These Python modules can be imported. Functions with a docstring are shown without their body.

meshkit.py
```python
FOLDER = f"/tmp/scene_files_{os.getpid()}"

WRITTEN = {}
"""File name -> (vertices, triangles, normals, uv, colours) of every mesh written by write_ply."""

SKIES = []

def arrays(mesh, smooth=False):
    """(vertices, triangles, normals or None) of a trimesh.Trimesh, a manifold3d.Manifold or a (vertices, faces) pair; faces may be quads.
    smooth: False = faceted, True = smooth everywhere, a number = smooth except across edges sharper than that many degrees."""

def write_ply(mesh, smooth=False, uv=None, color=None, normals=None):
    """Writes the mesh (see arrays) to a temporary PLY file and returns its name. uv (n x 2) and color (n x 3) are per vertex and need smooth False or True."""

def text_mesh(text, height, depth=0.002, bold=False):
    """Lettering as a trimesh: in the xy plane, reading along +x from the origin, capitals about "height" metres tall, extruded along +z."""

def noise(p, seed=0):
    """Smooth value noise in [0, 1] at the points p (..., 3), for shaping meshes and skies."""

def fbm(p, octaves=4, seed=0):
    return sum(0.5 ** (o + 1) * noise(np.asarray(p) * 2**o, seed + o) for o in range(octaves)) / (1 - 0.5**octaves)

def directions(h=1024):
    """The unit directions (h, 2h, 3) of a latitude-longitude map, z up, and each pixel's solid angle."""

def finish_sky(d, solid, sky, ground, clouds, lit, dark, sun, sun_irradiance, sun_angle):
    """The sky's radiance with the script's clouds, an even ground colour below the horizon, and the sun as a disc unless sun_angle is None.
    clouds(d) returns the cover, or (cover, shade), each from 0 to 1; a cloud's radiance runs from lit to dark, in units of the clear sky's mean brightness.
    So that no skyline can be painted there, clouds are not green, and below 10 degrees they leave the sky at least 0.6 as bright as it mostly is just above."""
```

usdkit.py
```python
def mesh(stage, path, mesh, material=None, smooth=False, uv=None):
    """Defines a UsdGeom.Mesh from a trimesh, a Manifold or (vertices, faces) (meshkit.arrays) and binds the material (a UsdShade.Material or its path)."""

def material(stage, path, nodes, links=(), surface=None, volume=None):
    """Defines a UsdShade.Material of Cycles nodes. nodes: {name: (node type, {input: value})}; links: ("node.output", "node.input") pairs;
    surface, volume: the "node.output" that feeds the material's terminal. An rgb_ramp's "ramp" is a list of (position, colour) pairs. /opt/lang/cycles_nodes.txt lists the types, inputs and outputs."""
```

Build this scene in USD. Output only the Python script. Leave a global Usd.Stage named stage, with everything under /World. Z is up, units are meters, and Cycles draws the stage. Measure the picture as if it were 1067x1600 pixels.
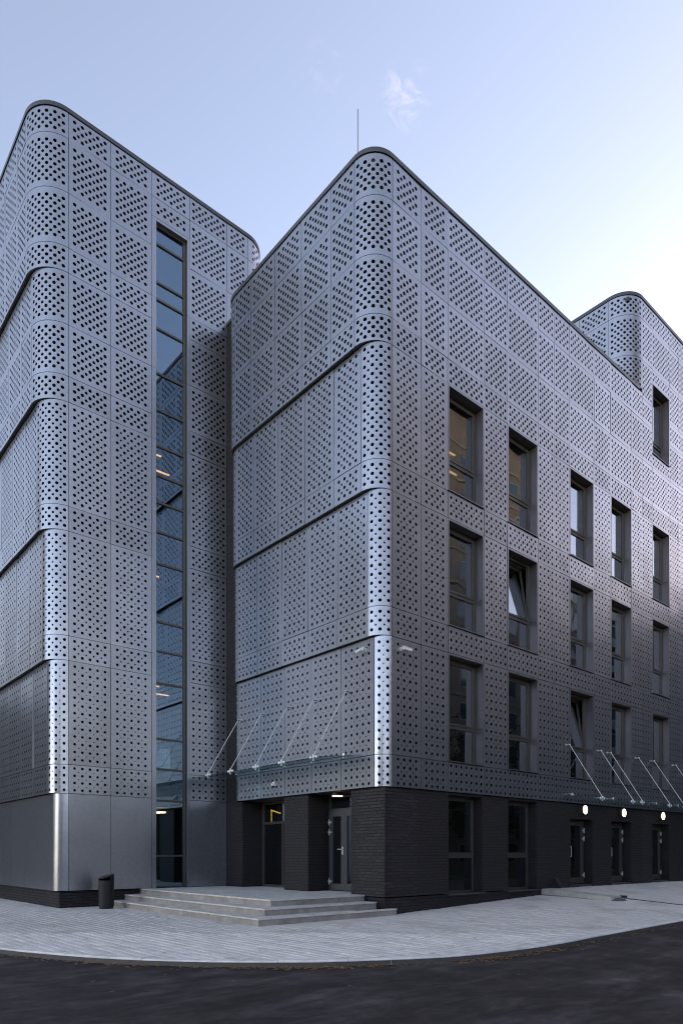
import math
import numpy as np
import trimesh
import usdkit
import meshkit
from pxr import Gf, Sdf, Usd, UsdGeom, UsdLux, UsdShade, Vt
from shapely.geometry import LineString, Point, Polygon, box as sbox

# ------------------------------------------------------------------ camera, sky, sun, exposure
stage = Usd.Stage.CreateInMemory()
UsdGeom.SetStageUpAxis(stage, UsdGeom.Tokens.z)
UsdGeom.SetStageMetersPerUnit(stage, 1.0)
W = UsdGeom.Xform.Define(stage, '/World')
stage.SetDefaultPrim(W.GetPrim())
UsdGeom.Scope.Define(stage, '/World/Looks')

EYE = 1.6                                     # camera height above the road; heights below written "rel" are relative to it
cam = UsdGeom.Camera.Define(stage, '/World/camera')
FX, FY = 0.65628, 0.75451                     # viewing direction (x runs along the right facade, y along the left one)
cam.AddTransformOp().Set(Gf.Matrix4d(FY, -FX, 0, 0, 0, 0, 1, 0, -FX, -FY, 0, 0, -11.481, -12.044, EYE, 1))
cam.CreateHorizontalApertureAttr(24.0)
cam.CreateVerticalApertureAttr(36.0)
cam.CreateFocalLengthAttr(24.0 * 1079 / 1067)
cam.CreateHorizontalApertureOffsetAttr(0.0)
cam.CreateVerticalApertureOffsetAttr(24.0 * 535 / 1067)
cam.CreateClippingRangeAttr(Gf.Vec2f(0.1, 3000))
cam.CreateExposureAttr(EXPO := 2.68)

SUN_EL = math.radians(12.0)
sd = np.array([1.0, 0.01])
sd = sd / np.linalg.norm(sd)
SUN_ROT = math.atan2(sd[0], sd[1])
SKY_STRENGTH = 0.10


def material(name, nodes, links=(), surface=None, volume=None):
    return usdkit.material(stage, '/World/Looks/' + name, nodes, links, surface=surface, volume=volume)


sky_mat = material('sky', {
    'sky': ('sky_texture', {'sky_type': 'single_scattering', 'sun_disc': False, 'sun_elevation': SUN_EL, 'sun_rotation': SUN_ROT,
                            'altitude': 100.0, 'air_density': 0.6, 'aerosol_density': 0.32, 'ozone_density': 0.8}),
    'bg': ('background_shader', {'strength': SKY_STRENGTH}),
    'tc': ('texture_coordinate', {}),
    'n': ('noise_texture', {'scale': 34.0, 'detail': 8.0, 'roughness': 0.66, 'distortion': 1.2}),
    'map': ('mapping', {'scale': (1.0, 1.0, 1.7)}),
    'ra': ('map_range', {'range_type': 'smoothstep', 'from_min': 0.47, 'from_max': 0.66, 'to_min': 0.0, 'to_max': 1.0, 'clamp': True}),
    'd1': ('vector_math', {'math_type': 'distance', 'vector2': (0.487, 0.466, 0.7385)}),
    'm1': ('map_range', {'range_type': 'smoothstep', 'from_min': 0.0, 'from_max': 0.034, 'to_min': 1.0, 'to_max': 0.0, 'clamp': True}),
    'd2': ('vector_math', {'math_type': 'distance', 'vector2': (0.4195, 0.509, 0.752)}),
    'm2': ('map_range', {'range_type': 'smoothstep', 'from_min': 0.0, 'from_max': 0.026, 'to_min': 0.45, 'to_max': 0.0, 'clamp': True}),
    'add': ('math', {'math_type': 'add'}),
    'mul': ('math', {'math_type': 'multiply'}),
    'mul2': ('math', {'math_type': 'multiply', 'value2': 0.20}),
    'cloud': ('mix_color', {'blend_type': 'mix', 'use_clamp': False}),
    'wb': ('mix_color', {'blend_type': 'multiply', 'fac': 1.0, 'use_clamp': False, 'b': (1.42, 1.05, 0.85)}),   # white balance
    'white': ('hsv', {'hue': 0.5, 'saturation': 0.35, 'value': 1.5, 'fac': 1.0}),
}, [('tc.generated', 'map.vector'), ('map.vector', 'n.vector'), ('n.fac', 'ra.value'), ('tc.generated', 'd1.vector1'), ('tc.generated', 'd2.vector1'),
    ('d1.value', 'm1.value'), ('d2.value', 'm2.value'), ('m1.result', 'add.value1'), ('m2.result', 'add.value2'), ('add.value', 'mul.value1'),
    ('ra.result', 'mul.value2'), ('mul.value', 'mul2.value1'), ('sky.color', 'white.color'), ('mul2.value', 'cloud.fac'), ('sky.color', 'cloud.a'), ('white.color', 'cloud.b'),
    ('cloud.result', 'wb.a'), ('wb.result', 'bg.color')], surface='bg.background')
dome = UsdLux.DomeLight.Define(stage, '/World/sky')
UsdShade.MaterialBindingAPI.Apply(dome.GetPrim()).Bind(sky_mat)
dome.GetPrim().SetCustomDataByKey('kind', 'structure')
dome.GetPrim().SetCustomDataByKey('label', 'pale blue evening sky whitening towards the right with one small cloud')
dome.GetPrim().SetCustomDataByKey('category', 'sky')

sun = UsdLux.DistantLight.Define(stage, '/World/sun')
sun.CreateNormalizeAttr(True)
sun.CreateIntensityAttr(0.5)
sun.CreateAngleAttr(0.53)
sun.CreateColorAttr(Gf.Vec3f(1.0, 0.93, 0.85))
sv = Gf.Vec3d(sd[0] * math.cos(SUN_EL), sd[1] * math.cos(SUN_EL), math.sin(SUN_EL))
sun.AddTransformOp().Set(Gf.Matrix4d().SetRotate(Gf.Rotation(Gf.Vec3d(0, 0, 1), sv)))

# ------------------------------------------------------------------ materials
rng = np.random.default_rng(7)
M = {}


def metal_mat(name, base, rough, bump=0.17):
    M[name] = material(name, {
        'g': ('geometry', {}),
        'n': ('noise_texture', {'scale': 0.75, 'detail': 1.0}),
        'n2': ('noise_texture', {'scale': 9.0, 'detail': 3.0}),
        'n3': ('noise_texture', {'scale': 60.0, 'detail': 4.0}),
        'r': ('map_range', {'from_min': 0.3, 'from_max': 0.75, 'to_min': rough - 0.008, 'to_max': rough + 0.012, 'clamp': True}),
        'c': ('rgb_ramp', {'ramp': [(0.3, tuple(0.985 * x for x in base)), (0.7, tuple(1.015 * x for x in base))]}),
        'b': ('bump', {'strength': bump, 'distance': 0.12}),
        'p': ('principled_bsdf', {'metallic': 0.93, 'specular_ior_level': 0.5}),
    }, [('g.position', 'n.vector'), ('g.position', 'n2.vector'), ('g.position', 'n3.vector'), ('n2.fac', 'r.value'), ('r.result', 'p.roughness'),
        ('n3.fac', 'c.fac'), ('c.color', 'p.base_color'), ('n.fac', 'b.height'), ('b.normal', 'p.normal')], surface='p.BSDF')


BASE = (0.332, 0.338, 0.366)
for k, (t, r) in enumerate(((1.0, 0.27), (0.955, 0.285), (1.04, 0.26))):
    metal_mat(f'metal_panel_{k}', tuple(t * x for x in BASE), r)
metal_mat('metal_trim', (0.165, 0.15, 0.155), 0.42, 0.0)


def plain(name, color, rough=0.6, metallic=0.0, var=0.12, scale=6.0, bump=0.0, bscale=40.0, spec=0.5):
    nodes = {
        'g': ('geometry', {}),
        'n': ('noise_texture', {'scale': scale, 'detail': 5.0, 'roughness': 0.6}),
        'c': ('rgb_ramp', {'ramp': [(0.25, tuple((1 - var) * x for x in color)), (0.75, tuple((1 + var) * x for x in color))]}),
        'p': ('principled_bsdf', {'roughness': rough, 'metallic': metallic, 'specular_ior_level': spec}),
    }
    links = [('g.position', 'n.vector'), ('n.fac', 'c.fac'), ('c.color', 'p.base_color')]
    if bump:
        nodes['n2'] = ('noise_texture', {'scale': bscale, 'detail': 4.0})
        nodes['b'] = ('bump', {'strength': bump, 'distance': 0.01})
        links += [('g.position', 'n2.vector'), ('n2.fac', 'b.height'), ('b.normal', 'p.normal')]
    M[name] = material(name, nodes, links, surface='p.BSDF')


plain('black_membrane', (0.012, 0.012, 0.013), 0.9, spec=0.1)
plain('dark_soffit', (0.02, 0.019, 0.019), 0.6)
plain('coping_metal', (0.045, 0.048, 0.055), 0.38, 0.3)
plain('frame_bronze', (0.075, 0.068, 0.06), 0.42, 0.55)
plain('door_frame', (0.055, 0.06, 0.062), 0.45, 0.3)
plain('mortar', (0.006, 0.0055, 0.0055), 0.9, bump=0.3)
for k, c in enumerate(((0.0155, 0.0115, 0.013), (0.0115, 0.009, 0.0105), (0.021, 0.0155, 0.017), (0.0165, 0.0135, 0.017))):
    plain(f'brick_{k}', c, 0.5, spec=0.45, var=0.35, scale=14, bump=0.6, bscale=55)
M['brick_mixed'] = material('brick_mixed', {
    'g': ('geometry', {}),
    'c': ('rgb_ramp', {'ramp': [(0.0, (0.0115, 0.009, 0.0102)), (0.5, (0.018, 0.0138, 0.0152)), (0.85, (0.025, 0.019, 0.021)), (1.0, (0.040, 0.031, 0.035))]}),
    'n': ('noise_texture', {'scale': 14.0, 'detail': 5.0}),
    'm': ('mix_color', {'blend_type': 'multiply', 'fac': 0.3}),
    'n2': ('noise_texture', {'scale': 55.0, 'detail': 4.0}),
    'b': ('bump', {'strength': 0.6, 'distance': 0.01}),
    'p': ('principled_bsdf', {'roughness': 0.5, 'specular_ior_level': 0.45}),
}, [('g.random_per_island', 'c.fac'), ('g.position', 'n.vector'), ('g.position', 'n2.vector'), ('c.color', 'm.a'), ('n.fac', 'm.b'), ('m.result', 'p.base_color'),
    ('n2.fac', 'b.height'), ('b.normal', 'p.normal')], surface='p.BSDF')
for k, c in enumerate(((0.71, 0.645, 0.575), (0.65, 0.595, 0.53), (0.75, 0.69, 0.615))):
    plain(f'paver_{k}', c, 0.85, var=0.16, scale=5, bump=0.5, bscale=70)
M['paver_mixed'] = material('paver_mixed', {
    'g': ('geometry', {}),
    'c': ('rgb_ramp', {'ramp': [(0.0, (0.62, 0.565, 0.505)), (0.5, (0.71, 0.645, 0.575)), (1.0, (0.78, 0.715, 0.64))]}),
    'n': ('noise_texture', {'scale': 0.8, 'detail': 6.0, 'roughness': 0.65}),
    'd': ('rgb_ramp', {'ramp': [(0.28, (0.66, 0.64, 0.60)), (0.5, (0.97, 0.97, 0.97)), (1.0, (1.0, 1.0, 1.0))]}),
    'm': ('mix_color', {'blend_type': 'multiply', 'fac': 1.0}),
    'n2': ('noise_texture', {'scale': 70.0, 'detail': 4.0}),
    'b': ('bump', {'strength': 0.5, 'distance': 0.01}),
    'p': ('principled_bsdf', {'roughness': 0.85}),
}, [('g.random_per_island', 'c.fac'), ('g.position', 'n.vector'), ('g.position', 'n2.vector'), ('n.fac', 'd.fac'), ('c.color', 'm.a'), ('d.color', 'm.b'), ('m.result', 'p.base_color'),
    ('n2.fac', 'b.height'), ('b.normal', 'p.normal')], surface='p.BSDF')
plain('paving_bed', (0.09, 0.082, 0.075), 0.95, bump=0.4)
plain('kerb_concrete', (0.68, 0.64, 0.59), 0.85, var=0.25, scale=4, bump=0.6, bscale=50)
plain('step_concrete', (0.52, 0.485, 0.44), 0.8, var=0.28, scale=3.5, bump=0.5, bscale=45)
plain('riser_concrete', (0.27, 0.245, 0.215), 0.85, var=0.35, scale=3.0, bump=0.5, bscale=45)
plain('slab_concrete', (0.42, 0.385, 0.34), 0.9, var=0.35, scale=2.0, bump=0.5, bscale=40)
plain('stainless', (0.62, 0.61, 0.59), 0.22, 1.0, var=0.03)
plain('satin_steel', (0.58, 0.57, 0.55), 0.38, 0.5, var=0.03)
plain('white_plastic', (0.72, 0.72, 0.70), 0.4)
plain('grey_plastic', (0.52, 0.52, 0.51), 0.45)
plain('lens_black', (0.01, 0.01, 0.01), 0.1)
plain('bin_paint', (0.012, 0.012, 0.0125), 0.5, spec=0.3)
plain('black_rubber', (0.012, 0.012, 0.012), 0.7)
plain('interior_wall', (0.035, 0.032, 0.03), 0.8)
plain('interior_brown', (0.10, 0.05, 0.03), 0.8)
plain('interior_floor', (0.08, 0.075, 0.07), 0.5)
plain('paper_board', (0.45, 0.50, 0.46), 0.7)
plain('tan_brick', (0.15, 0.118, 0.088), 0.85, var=0.16, scale=1.2)
plain('pale_band', (0.24, 0.19, 0.155), 0.85)
plain('dark_pane', (0.03, 0.05, 0.06), 0.08)
plain('white_frame', (0.22, 0.21, 0.20), 0.5)
plain('grey_render', (0.06, 0.062, 0.068), 0.85)
plain('bark', (0.07, 0.055, 0.04), 0.9, bump=0.6, bscale=15)
plain('grass', (0.045, 0.075, 0.022), 0.95, var=0.4, scale=3.0)
plain('earth', (0.07, 0.075, 0.05), 0.95, var=0.3, scale=0.5)

M['asphalt'] = material('asphalt', {
    'g': ('geometry', {}),
    'map': ('mapping', {'scale': (0.55, 1.7, 1.0), 'rotation': (0, 0, 0.72)}),
    'n': ('noise_texture', {'scale': 1.0, 'detail': 9.0, 'roughness': 0.68, 'distortion': 0.8}),
    'n1': ('noise_texture', {'scale': 1.6, 'detail': 9.0, 'roughness': 0.72}),
    'n2': ('noise_texture', {'scale': 150.0, 'detail': 3.0}),
    'n3': ('noise_texture', {'scale': 75.0, 'detail': 3.0, 'roughness': 0.7}),
    'sp': ('map_range', {'from_min': 0.56, 'from_max': 0.74, 'to_min': 0.0, 'to_max': 0.7, 'clamp': True}),
    'c': ('rgb_ramp', {'ramp': [(0.30, (0.025, 0.0195, 0.0185)), (0.5, (0.040, 0.0315, 0.0300)), (0.68, (0.085, 0.070, 0.067))]}),
    'c1': ('rgb_ramp', {'ramp': [(0.32, (0.55, 0.55, 0.55)), (0.5, (1.0, 1.0, 1.0)), (0.66, (1.7, 1.67, 1.62))]}),
    'm': ('mix_color', {'blend_type': 'multiply', 'fac': 1.0, 'use_clamp': False}),
    'mm': ('mix_color', {'blend_type': 'mix', 'b': (0.09, 0.085, 0.082)}),
    'b': ('bump', {'strength': 0.8, 'distance': 0.008}),
    'p': ('principled_bsdf', {'roughness': 0.85, 'specular_ior_level': 0.2}),
}, [('g.position', 'map.vector'), ('map.vector', 'n.vector'), ('g.position', 'n1.vector'), ('g.position', 'n2.vector'), ('g.position', 'n3.vector'), ('n.fac', 'c.fac'), ('n1.fac', 'c1.fac'),
    ('c.color', 'm.a'), ('c1.color', 'm.b'), ('n3.fac', 'sp.value'), ('sp.result', 'mm.fac'), ('m.result', 'mm.a'), ('mm.result', 'p.base_color'), ('n2.fac', 'b.height'), ('b.normal', 'p.normal')], surface='p.BSDF')


def glass_mat(name, f0, tint, bump, gloss=(0.9, 0.95, 1.0)):
    """clear sheet: Schlick reflection, the same from both faces of a pane"""
    M[name] = material(name, {
        'g': ('geometry', {}),
        'n': ('noise_texture', {'scale': 0.9, 'detail': 1.0}),
        'b': ('bump', {'strength': bump, 'distance': 0.1}),
        'dot': ('vector_math', {'math_type': 'dot_product'}),
        'abs': ('math', {'math_type': 'absolute'}),
        'inv': ('math', {'math_type': 'subtract', 'value1': 1.0, 'use_clamp': True}),
        'pow': ('math', {'math_type': 'power', 'value2': 5.0}),
        'f': ('map_range', {'from_min': 0.0, 'from_max': 1.0, 'to_min': f0, 'to_max': 1.0, 'clamp': True}),
        't': ('transparent_bsdf', {'color': tint}),
        's': ('glossy_bsdf', {'roughness': 0.01, 'color': gloss}),
        'm': ('mix_closure', {}),
    }, [('g.position', 'n.vector'), ('n.fac', 'b.height'), ('b.normal', 's.normal'), ('g.incoming', 'dot.vector1'), ('g.normal', 'dot.vector2'), ('dot.value', 'abs.value1'),
        ('abs.value', 'inv.value2'), ('inv.value', 'pow.value1'), ('pow.value', 'f.value'), ('f.result', 'm.fac'), ('t.BSDF', 'm.closure1'), ('s.BSDF', 'm.closure2')], surface='m.closure')


glass_mat('window_glass', 0.24, (0.55, 0.62, 0.66), 0.05)
glass_mat('strip_glass', 0.19, (0.74, 0.80, 0.84), 0.012, (0.66, 0.84, 1.0))
glass_mat('canopy_glass', 0.05, (0.90, 0.95, 0.94), 0.0, (0.80, 0.90, 0.90))


def lamp_mat(name, color, strength):
    M[name] = material(name, {'e': ('emission', {'color': color, 'strength': strength})}, surface='e.emission')


lamp_mat('lamp_warm', (1.0, 0.68, 0.38), 0.75)
lamp_mat('lamp_orange', (1.0, 0.48, 0.18), 0.36)
lamp_mat('lamp_amber', (1.0, 0.52, 0.06), 0.40)


def leaf_mat(name, c):
    M[name] = material(name, {
        'g': ('geometry', {}),
        'c': ('rgb_ramp', {'ramp': [(0.0, tuple(0.6 * x for x in c)), (1.0, tuple(1.35 * x for x in c))]}),
        'p': ('principled_bsdf', {'roughness': 0.6}),
        't': ('translucent_bsdf', {}),
        'm': ('mix_closure', {'fac': 0.3}),
    }, [('g.random_per_island', 'c.fac'), ('c.color', 'p.base_color'), ('c.color', 't.color'), ('p.BSDF', 'm.closure1'), ('t.BSDF', 'm.closure2')], surface='m.closure')


leaf_mat('tree_leaf', (0.040, 0.062, 0.022))
leaf_mat('dry_leaf', (0.55, 0.31, 0.11))

# ------------------------------------------------------------------ helpers
used = {}


def numbered(parent, name):
    k = used.get((parent, name), 0)
    used[(parent, name)] = k + 1
    return f'{parent}/{name}' if k == 0 else f'{parent}/{name}_{k:03d}'


def tag(prim, label=None, cat=None, group=None, kind=None):
    prim = prim.GetPrim() if hasattr(prim, 'GetPrim') else prim
    for k, v in (('label', label), ('category', cat), ('group', group), ('kind', kind)):
        if v:
            prim.SetCustomDataByKey(k, v)
    return prim


def thing(name, label, cat, group=None, at=(0, 0, 0), kind=None):
    x = UsdGeom.Xform.Define(stage, numbered('/World', name))
    x.AddTranslateOp().Set(Gf.Vec3d(*map(float, at)))
    tag(x, label, cat, group, kind)
    return x.GetPrim()


def obj(name, mesh, mat, parent=None, smooth=False, kind=None, label=None):
    p = '/World' if parent is None else str(parent.GetPath())
    if isinstance(mesh, MB):
        mesh = mesh.get()
    m = usdkit.mesh(stage, numbered(p, name), mesh, M[mat], smooth=smooth)
    tag(m, label, None, None, kind)
    return m.GetPrim()


class MB:
    """collects boxes and tubes into one mesh"""

    def __init__(self):
        self.v, self.f, self.n = [], [], 0

    def add(self, v, f):
        v, f = np.asarray(v, float), np.asarray(f, int)
        self.v.append(v)
        self.f.append(f + self.n)
        self.n += len(v)
        return self

    def mesh(self, m):
        return self.add(m.vertices, m.faces)

    def box(self, x0, x1, y0, y1, z0, z1):
        v = [(x, y, z) for x in (x0, x1) for y in (y0, y1) for z in (z0, z1)]
        f = [(0, 1, 3), (0, 3, 2), (4, 6, 7), (4, 7, 5), (0, 4, 5), (0, 5, 1), (2, 3, 7), (2, 7, 6), (0, 2, 6), (0, 6, 4), (1, 5, 7), (1, 7, 3)]
        return self.add(v, f)

    def tube(self, a, b, r, n=10):
        a, b = np.asarray(a, float), np.asarray(b, float)
        m = trimesh.creation.cylinder(r, sections=n, segment=[a, b])
        return self.mesh(m)

    def prism(self, poly, z0, z1):
        for g in getattr(poly, 'geoms', [poly]):
            if g.is_empty or g.area < 1e-6:
                continue
            m = trimesh.creation.extrude_polygon(g, z1 - z0, engine='earcut')
            m.apply_translation((0, 0, z0))
            self.mesh(m)
        return self

    def get(self):
        return np.vstack(self.v), np.vstack(self.f)


def Z(rel):
    return rel + EYE


PITCH = 0.2175
panel_cache = {}


def panel_uv(w, h, n, m, d1, d2, N=12):
    """a perforated sheet in (u, v, depth): n x m main holes of diameter d1 with holes of diameter d2 between them; edges folded back"""
    key = (round(w, 4), round(h, 4), n, m, round(d1, 4), round(d2, 4), N)
    if key in panel_cache:
        return panel_cache[key]
    c = PITCH / 2
    if n:
        nu, nv = 2 * n - 1, 2 * m - 1
        cu, cv = min(c, (w - 0.10) / nu), min(c, (h - 0.08) / nv)
        mu, mv = (w - nu * cu) / 2, (h - nv * cv) / 2
        us = np.concatenate([[0], mu + cu * np.arange(nu + 1), [w]])
        vs = np.concatenate([[0], mv + cv * np.arange(nv + 1), [h]])
    else:
        us, vs = np.linspace(0, w, max(2, int(w / 0.12) + 1)), np.array([0, h])
    A, B = len(us), len(vs)
    V = [(u, v, 0.0) for u in us for v in vs]
    gi = lambda i, j: i * B + j
    F = []
    for i in range(A - 1):
        for j in range(B - 1):
            a, b, cc, d = gi(i, j), gi(i + 1, j), gi(i + 1, j + 1), gi(i, j + 1)
            ii, jj = i - 1, j - 1
            hole = 0.0
            if n and 0 <= ii < nu and 0 <= jj < nv:
                if ii % 2 == 0 and jj % 2 == 0:
                    hole = d1
                elif ii % 2 == 1 and jj % 2 == 1:
                    hole = d2
            if hole <= 0:
                F += [(a, b, cc), (a, cc, d)]
                continue
            k0 = len(V)
            u0, v0 = (us[i] + us[i + 1]) / 2, (vs[j] + vs[j + 1]) / 2
            for depth in (0, 0, -0.012):
                for t in range(N):
                    an = 2 * math.pi * (t + 0.5) / N - math.pi * 0.75
                    V.append((u0 + hole / 2 * math.cos(an), v0 + hole / 2 * math.sin(an), depth))
            corners = (a, b, cc, d)               # angles -135, -45, 45, 135
            for t in range(N):
                t2 = (t + 1) % N
                q = int(round((t + 1) / N * 4)) % 4 if (t + 1) % (N // 4) == 0 else None
                ang = (t + 1) / N * 4              # quarter turns from corner a to this edge's end
                cidx = corners[int(round((t + 0.999) / N * 4 - 0.001)) % 4] if False else corners[int(math.floor((t + 1) / N * 4 + 0.5)) % 4]
                F.append((cidx, k0 + t2, k0 + t))
                nxt = corners[int(math.floor((t + 2) / N * 4 + 0.5)) % 4]
                if nxt != cidx:
                    F.append((cidx, nxt, k0 + t2))
                F += [(k0 + N + t, k0 + N + t2, k0 + 2 * N + t2), (k0 + N + t, k0 + 2 * N + t2, k0 + 2 * N + t)]
    loops = [[gi(i, 0) for i in range(A)], [gi(A - 1, j) for j in range(B)], [gi(i, B - 1) for i in range(A - 1, -1, -1)], [gi(0, j) for j in range(B - 1, -1, -1)]]
    for lp in loops:
        k0 = len(V)
        for q in lp:
            V.append(V[q])
        for q in lp:
            u, v, _ = V[q]
            V.append((u, v, -0.035))
        L = len(lp)
        for t in range(L - 1):
            F += [(k0 + t, k0 + L + t, k0 + L + t + 1), (k0 + t, k0 + L + t + 1, k0 + t + 1)]
    out = np.array(V), np.array(F)
    panel_cache[key] = out
    return out


panel_mats = ['metal_panel_0', 'metal_panel_1', 'metal_panel_2']
GAP = 0.007


def flat_panel(parent, O, U, w, z0, z1, n, m, d1, d2, N=12, name='perforated_panel'):
    """O: lower left point (x, y) of the panel field seen from outside, U: unit direction (x, y) along it"""
    v, f = panel_uv(w - 2 * GAP, z1 - z0 - 2 * GAP, n, m, d1, d2, N)
    U = np.array([U[0], U[1], 0.0])
    Nn = np.array([U[1], -U[0], 0.0])
    o = np.array([O[0], O[1], Z(z0) + GAP]) + U * GAP
    tilt = rng.normal(0, 0.0065, 2)               # sheets never sit perfectly flush
    dep = v[:, 2] + (v[:, 0] - w / 2) * tilt[0] + (v[:, 1] - (z1 - z0) / 2) * tilt[1] * 0.5
    P = o + v[:, :1] * U + v[:, 1:2] * np.array([0, 0, 1.0]) + dep[:, None] * Nn
    return obj(name, (P, f), panel_mats[int(rng.integers(3))], parent)


def arc_panel(parent, C, r, a0, length, z0, z1, n, m, d1, d2, N=12, name='curved_panel'):
    v, f = panel_uv(length - 2 * GAP, z1 - z0 - 2 * GAP, n, m, d1, d2, N)
    a = a0 + (v[:, 0] + GAP) / r
    R = r + v[:, 2]
    P = np.stack([C[0] + R * np.cos(a), C[1] + R * np.sin(a), v[:, 1] + Z(z0) + GAP], 1)
    return obj(name, (P, f), panel_mats[int(rng.integers(3))], parent, smooth=30)


def outline(level, r0, x0, ye, closed_end=True, x_right=None, y0=0.0, end_arc=True, step=0.116):
    """plan outline (points, outward normals) of a cladding level: far end of the left face, left face, corner, right face"""
    s = step * level
    r = r0 - s
    X = x0 + s
    pts, nrm = [], []
    if end_arc:
        for a in np.linspace(math.pi / 2, math.pi, 10):
            pts.append((X + r + r * math.cos(a), ye - r + r * math.sin(a)))
            nrm.append((math.cos(a), math.sin(a)))
    else:
        pts.append((X, ye))
        nrm.append((-1, 0))
    for a in np.linspace(math.pi, 1.5 * math.pi, 12):
        pts.append((X + r + r * math.cos(a), y0 + r + r * math.sin(a)))
        nrm.append((math.cos(a), math.sin(a)))
    if x_right is not None:
        pts.append((x_right, y0))
        nrm.append((0, -1))
    return np.array(pts), np.array(nrm)


def band(mb, pts, nrm, d0, d1, z0, z1):
    """an upright wall following an outline, between the offsets d0 (outer) and d1 (inner) behind it"""
    poly = Polygon(np.vstack([pts - nrm * d0, (pts - nrm * d1)[::-1]])).buffer(0)
    return mb.prism(poly, Z(z0), Z(z1))


def dia(level):
    return [(0.098, 0.085), (0.090, 0.066), (0.085, 0.051), (0.079, 0.034)][level]


# ------------------------------------------------------------------ ground, road, pavement
g = MB()
g.box(-600, 600, -600, 600, -0.6, -0.03)
tag(obj('ground', g, 'earth'), 'flat earth beyond the road, out of view behind the buildings', 'ground', kind='structure')
road = MB()
road.box(-70, 110, -17.0, 90, -0.028, 0.0)
tag(obj('road', road, 'asphalt'), 'dark asphalt road with faint tyre tracks in front of the kerb', 'road', kind='structure')
lw = MB()
lw.box(-40, 110, -24.2, -17.2, -0.028, 0.06)
tag(obj('lawn', lw, 'grass'), 'green lawn across the road mirrored in the ground floor glass', 'lawn', kind='structure')


def spline(pts, n=12):
    pts = np.array(pts, float)
    out = []
    for i in range(1, len(pts) - 2):
        p0, p1, p2, p3 = pts[i - 1:i + 3]
        for t in np.arange(n) / n:
            out.append(0.5 * ((2 * p1) + (p2 - p0) * t + (2 * p0 - 5 * p1 + 4 * p2 - p3) * t * t + (3 * p1 - p0 - 3 * p2 + p3) * t ** 3))
    out.append(pts[-2])
    return np.array(out)


kerb_line = spline([(-9.0, 45), (-9.0, 30), (-9.0, 12), (-8.95, 5), (-8.75, 1.6), (-8.35, -0.1), (-7.85, -1.4), (-7.26, -2.49), (-6.47, -3.48), (-5.68, -4.2),
                    (-5.0, -4.68), (-3.63, -5.35), (-2.33, -5.58), (-1.0, -5.63), (0.91, -5.5), (4.82, -5.3), (10, -5.2), (30, -5.2), (45, -5.2)], 10)


def zp(x, y):
    """height of the pavement"""
    x, y = np.asarray(x, float), np.asarray(y, float)
    zl = 0.09 + 0.037 * (np.clip(x, 0.9, 9) - 0.9) * np.clip((y + 5.4) / 5.3, 0, 1) ** 0.8
    zr = np.where(y > -2.2, 0.5 + 0.068 * y, 0.09 + (y + 5.4) / 3.2 * 0.26)
    zr = np.maximum(zr, 0.09)
    t = np.clip((x - 7.3) / 1.3, 0, 1)
    t = t * t * (3 - 2 * t)
    t = np.where(y > -2.2, np.where(x > 7.6, 1.0, 0.0), t)
    return zl * (1 - t) + zr * t


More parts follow.
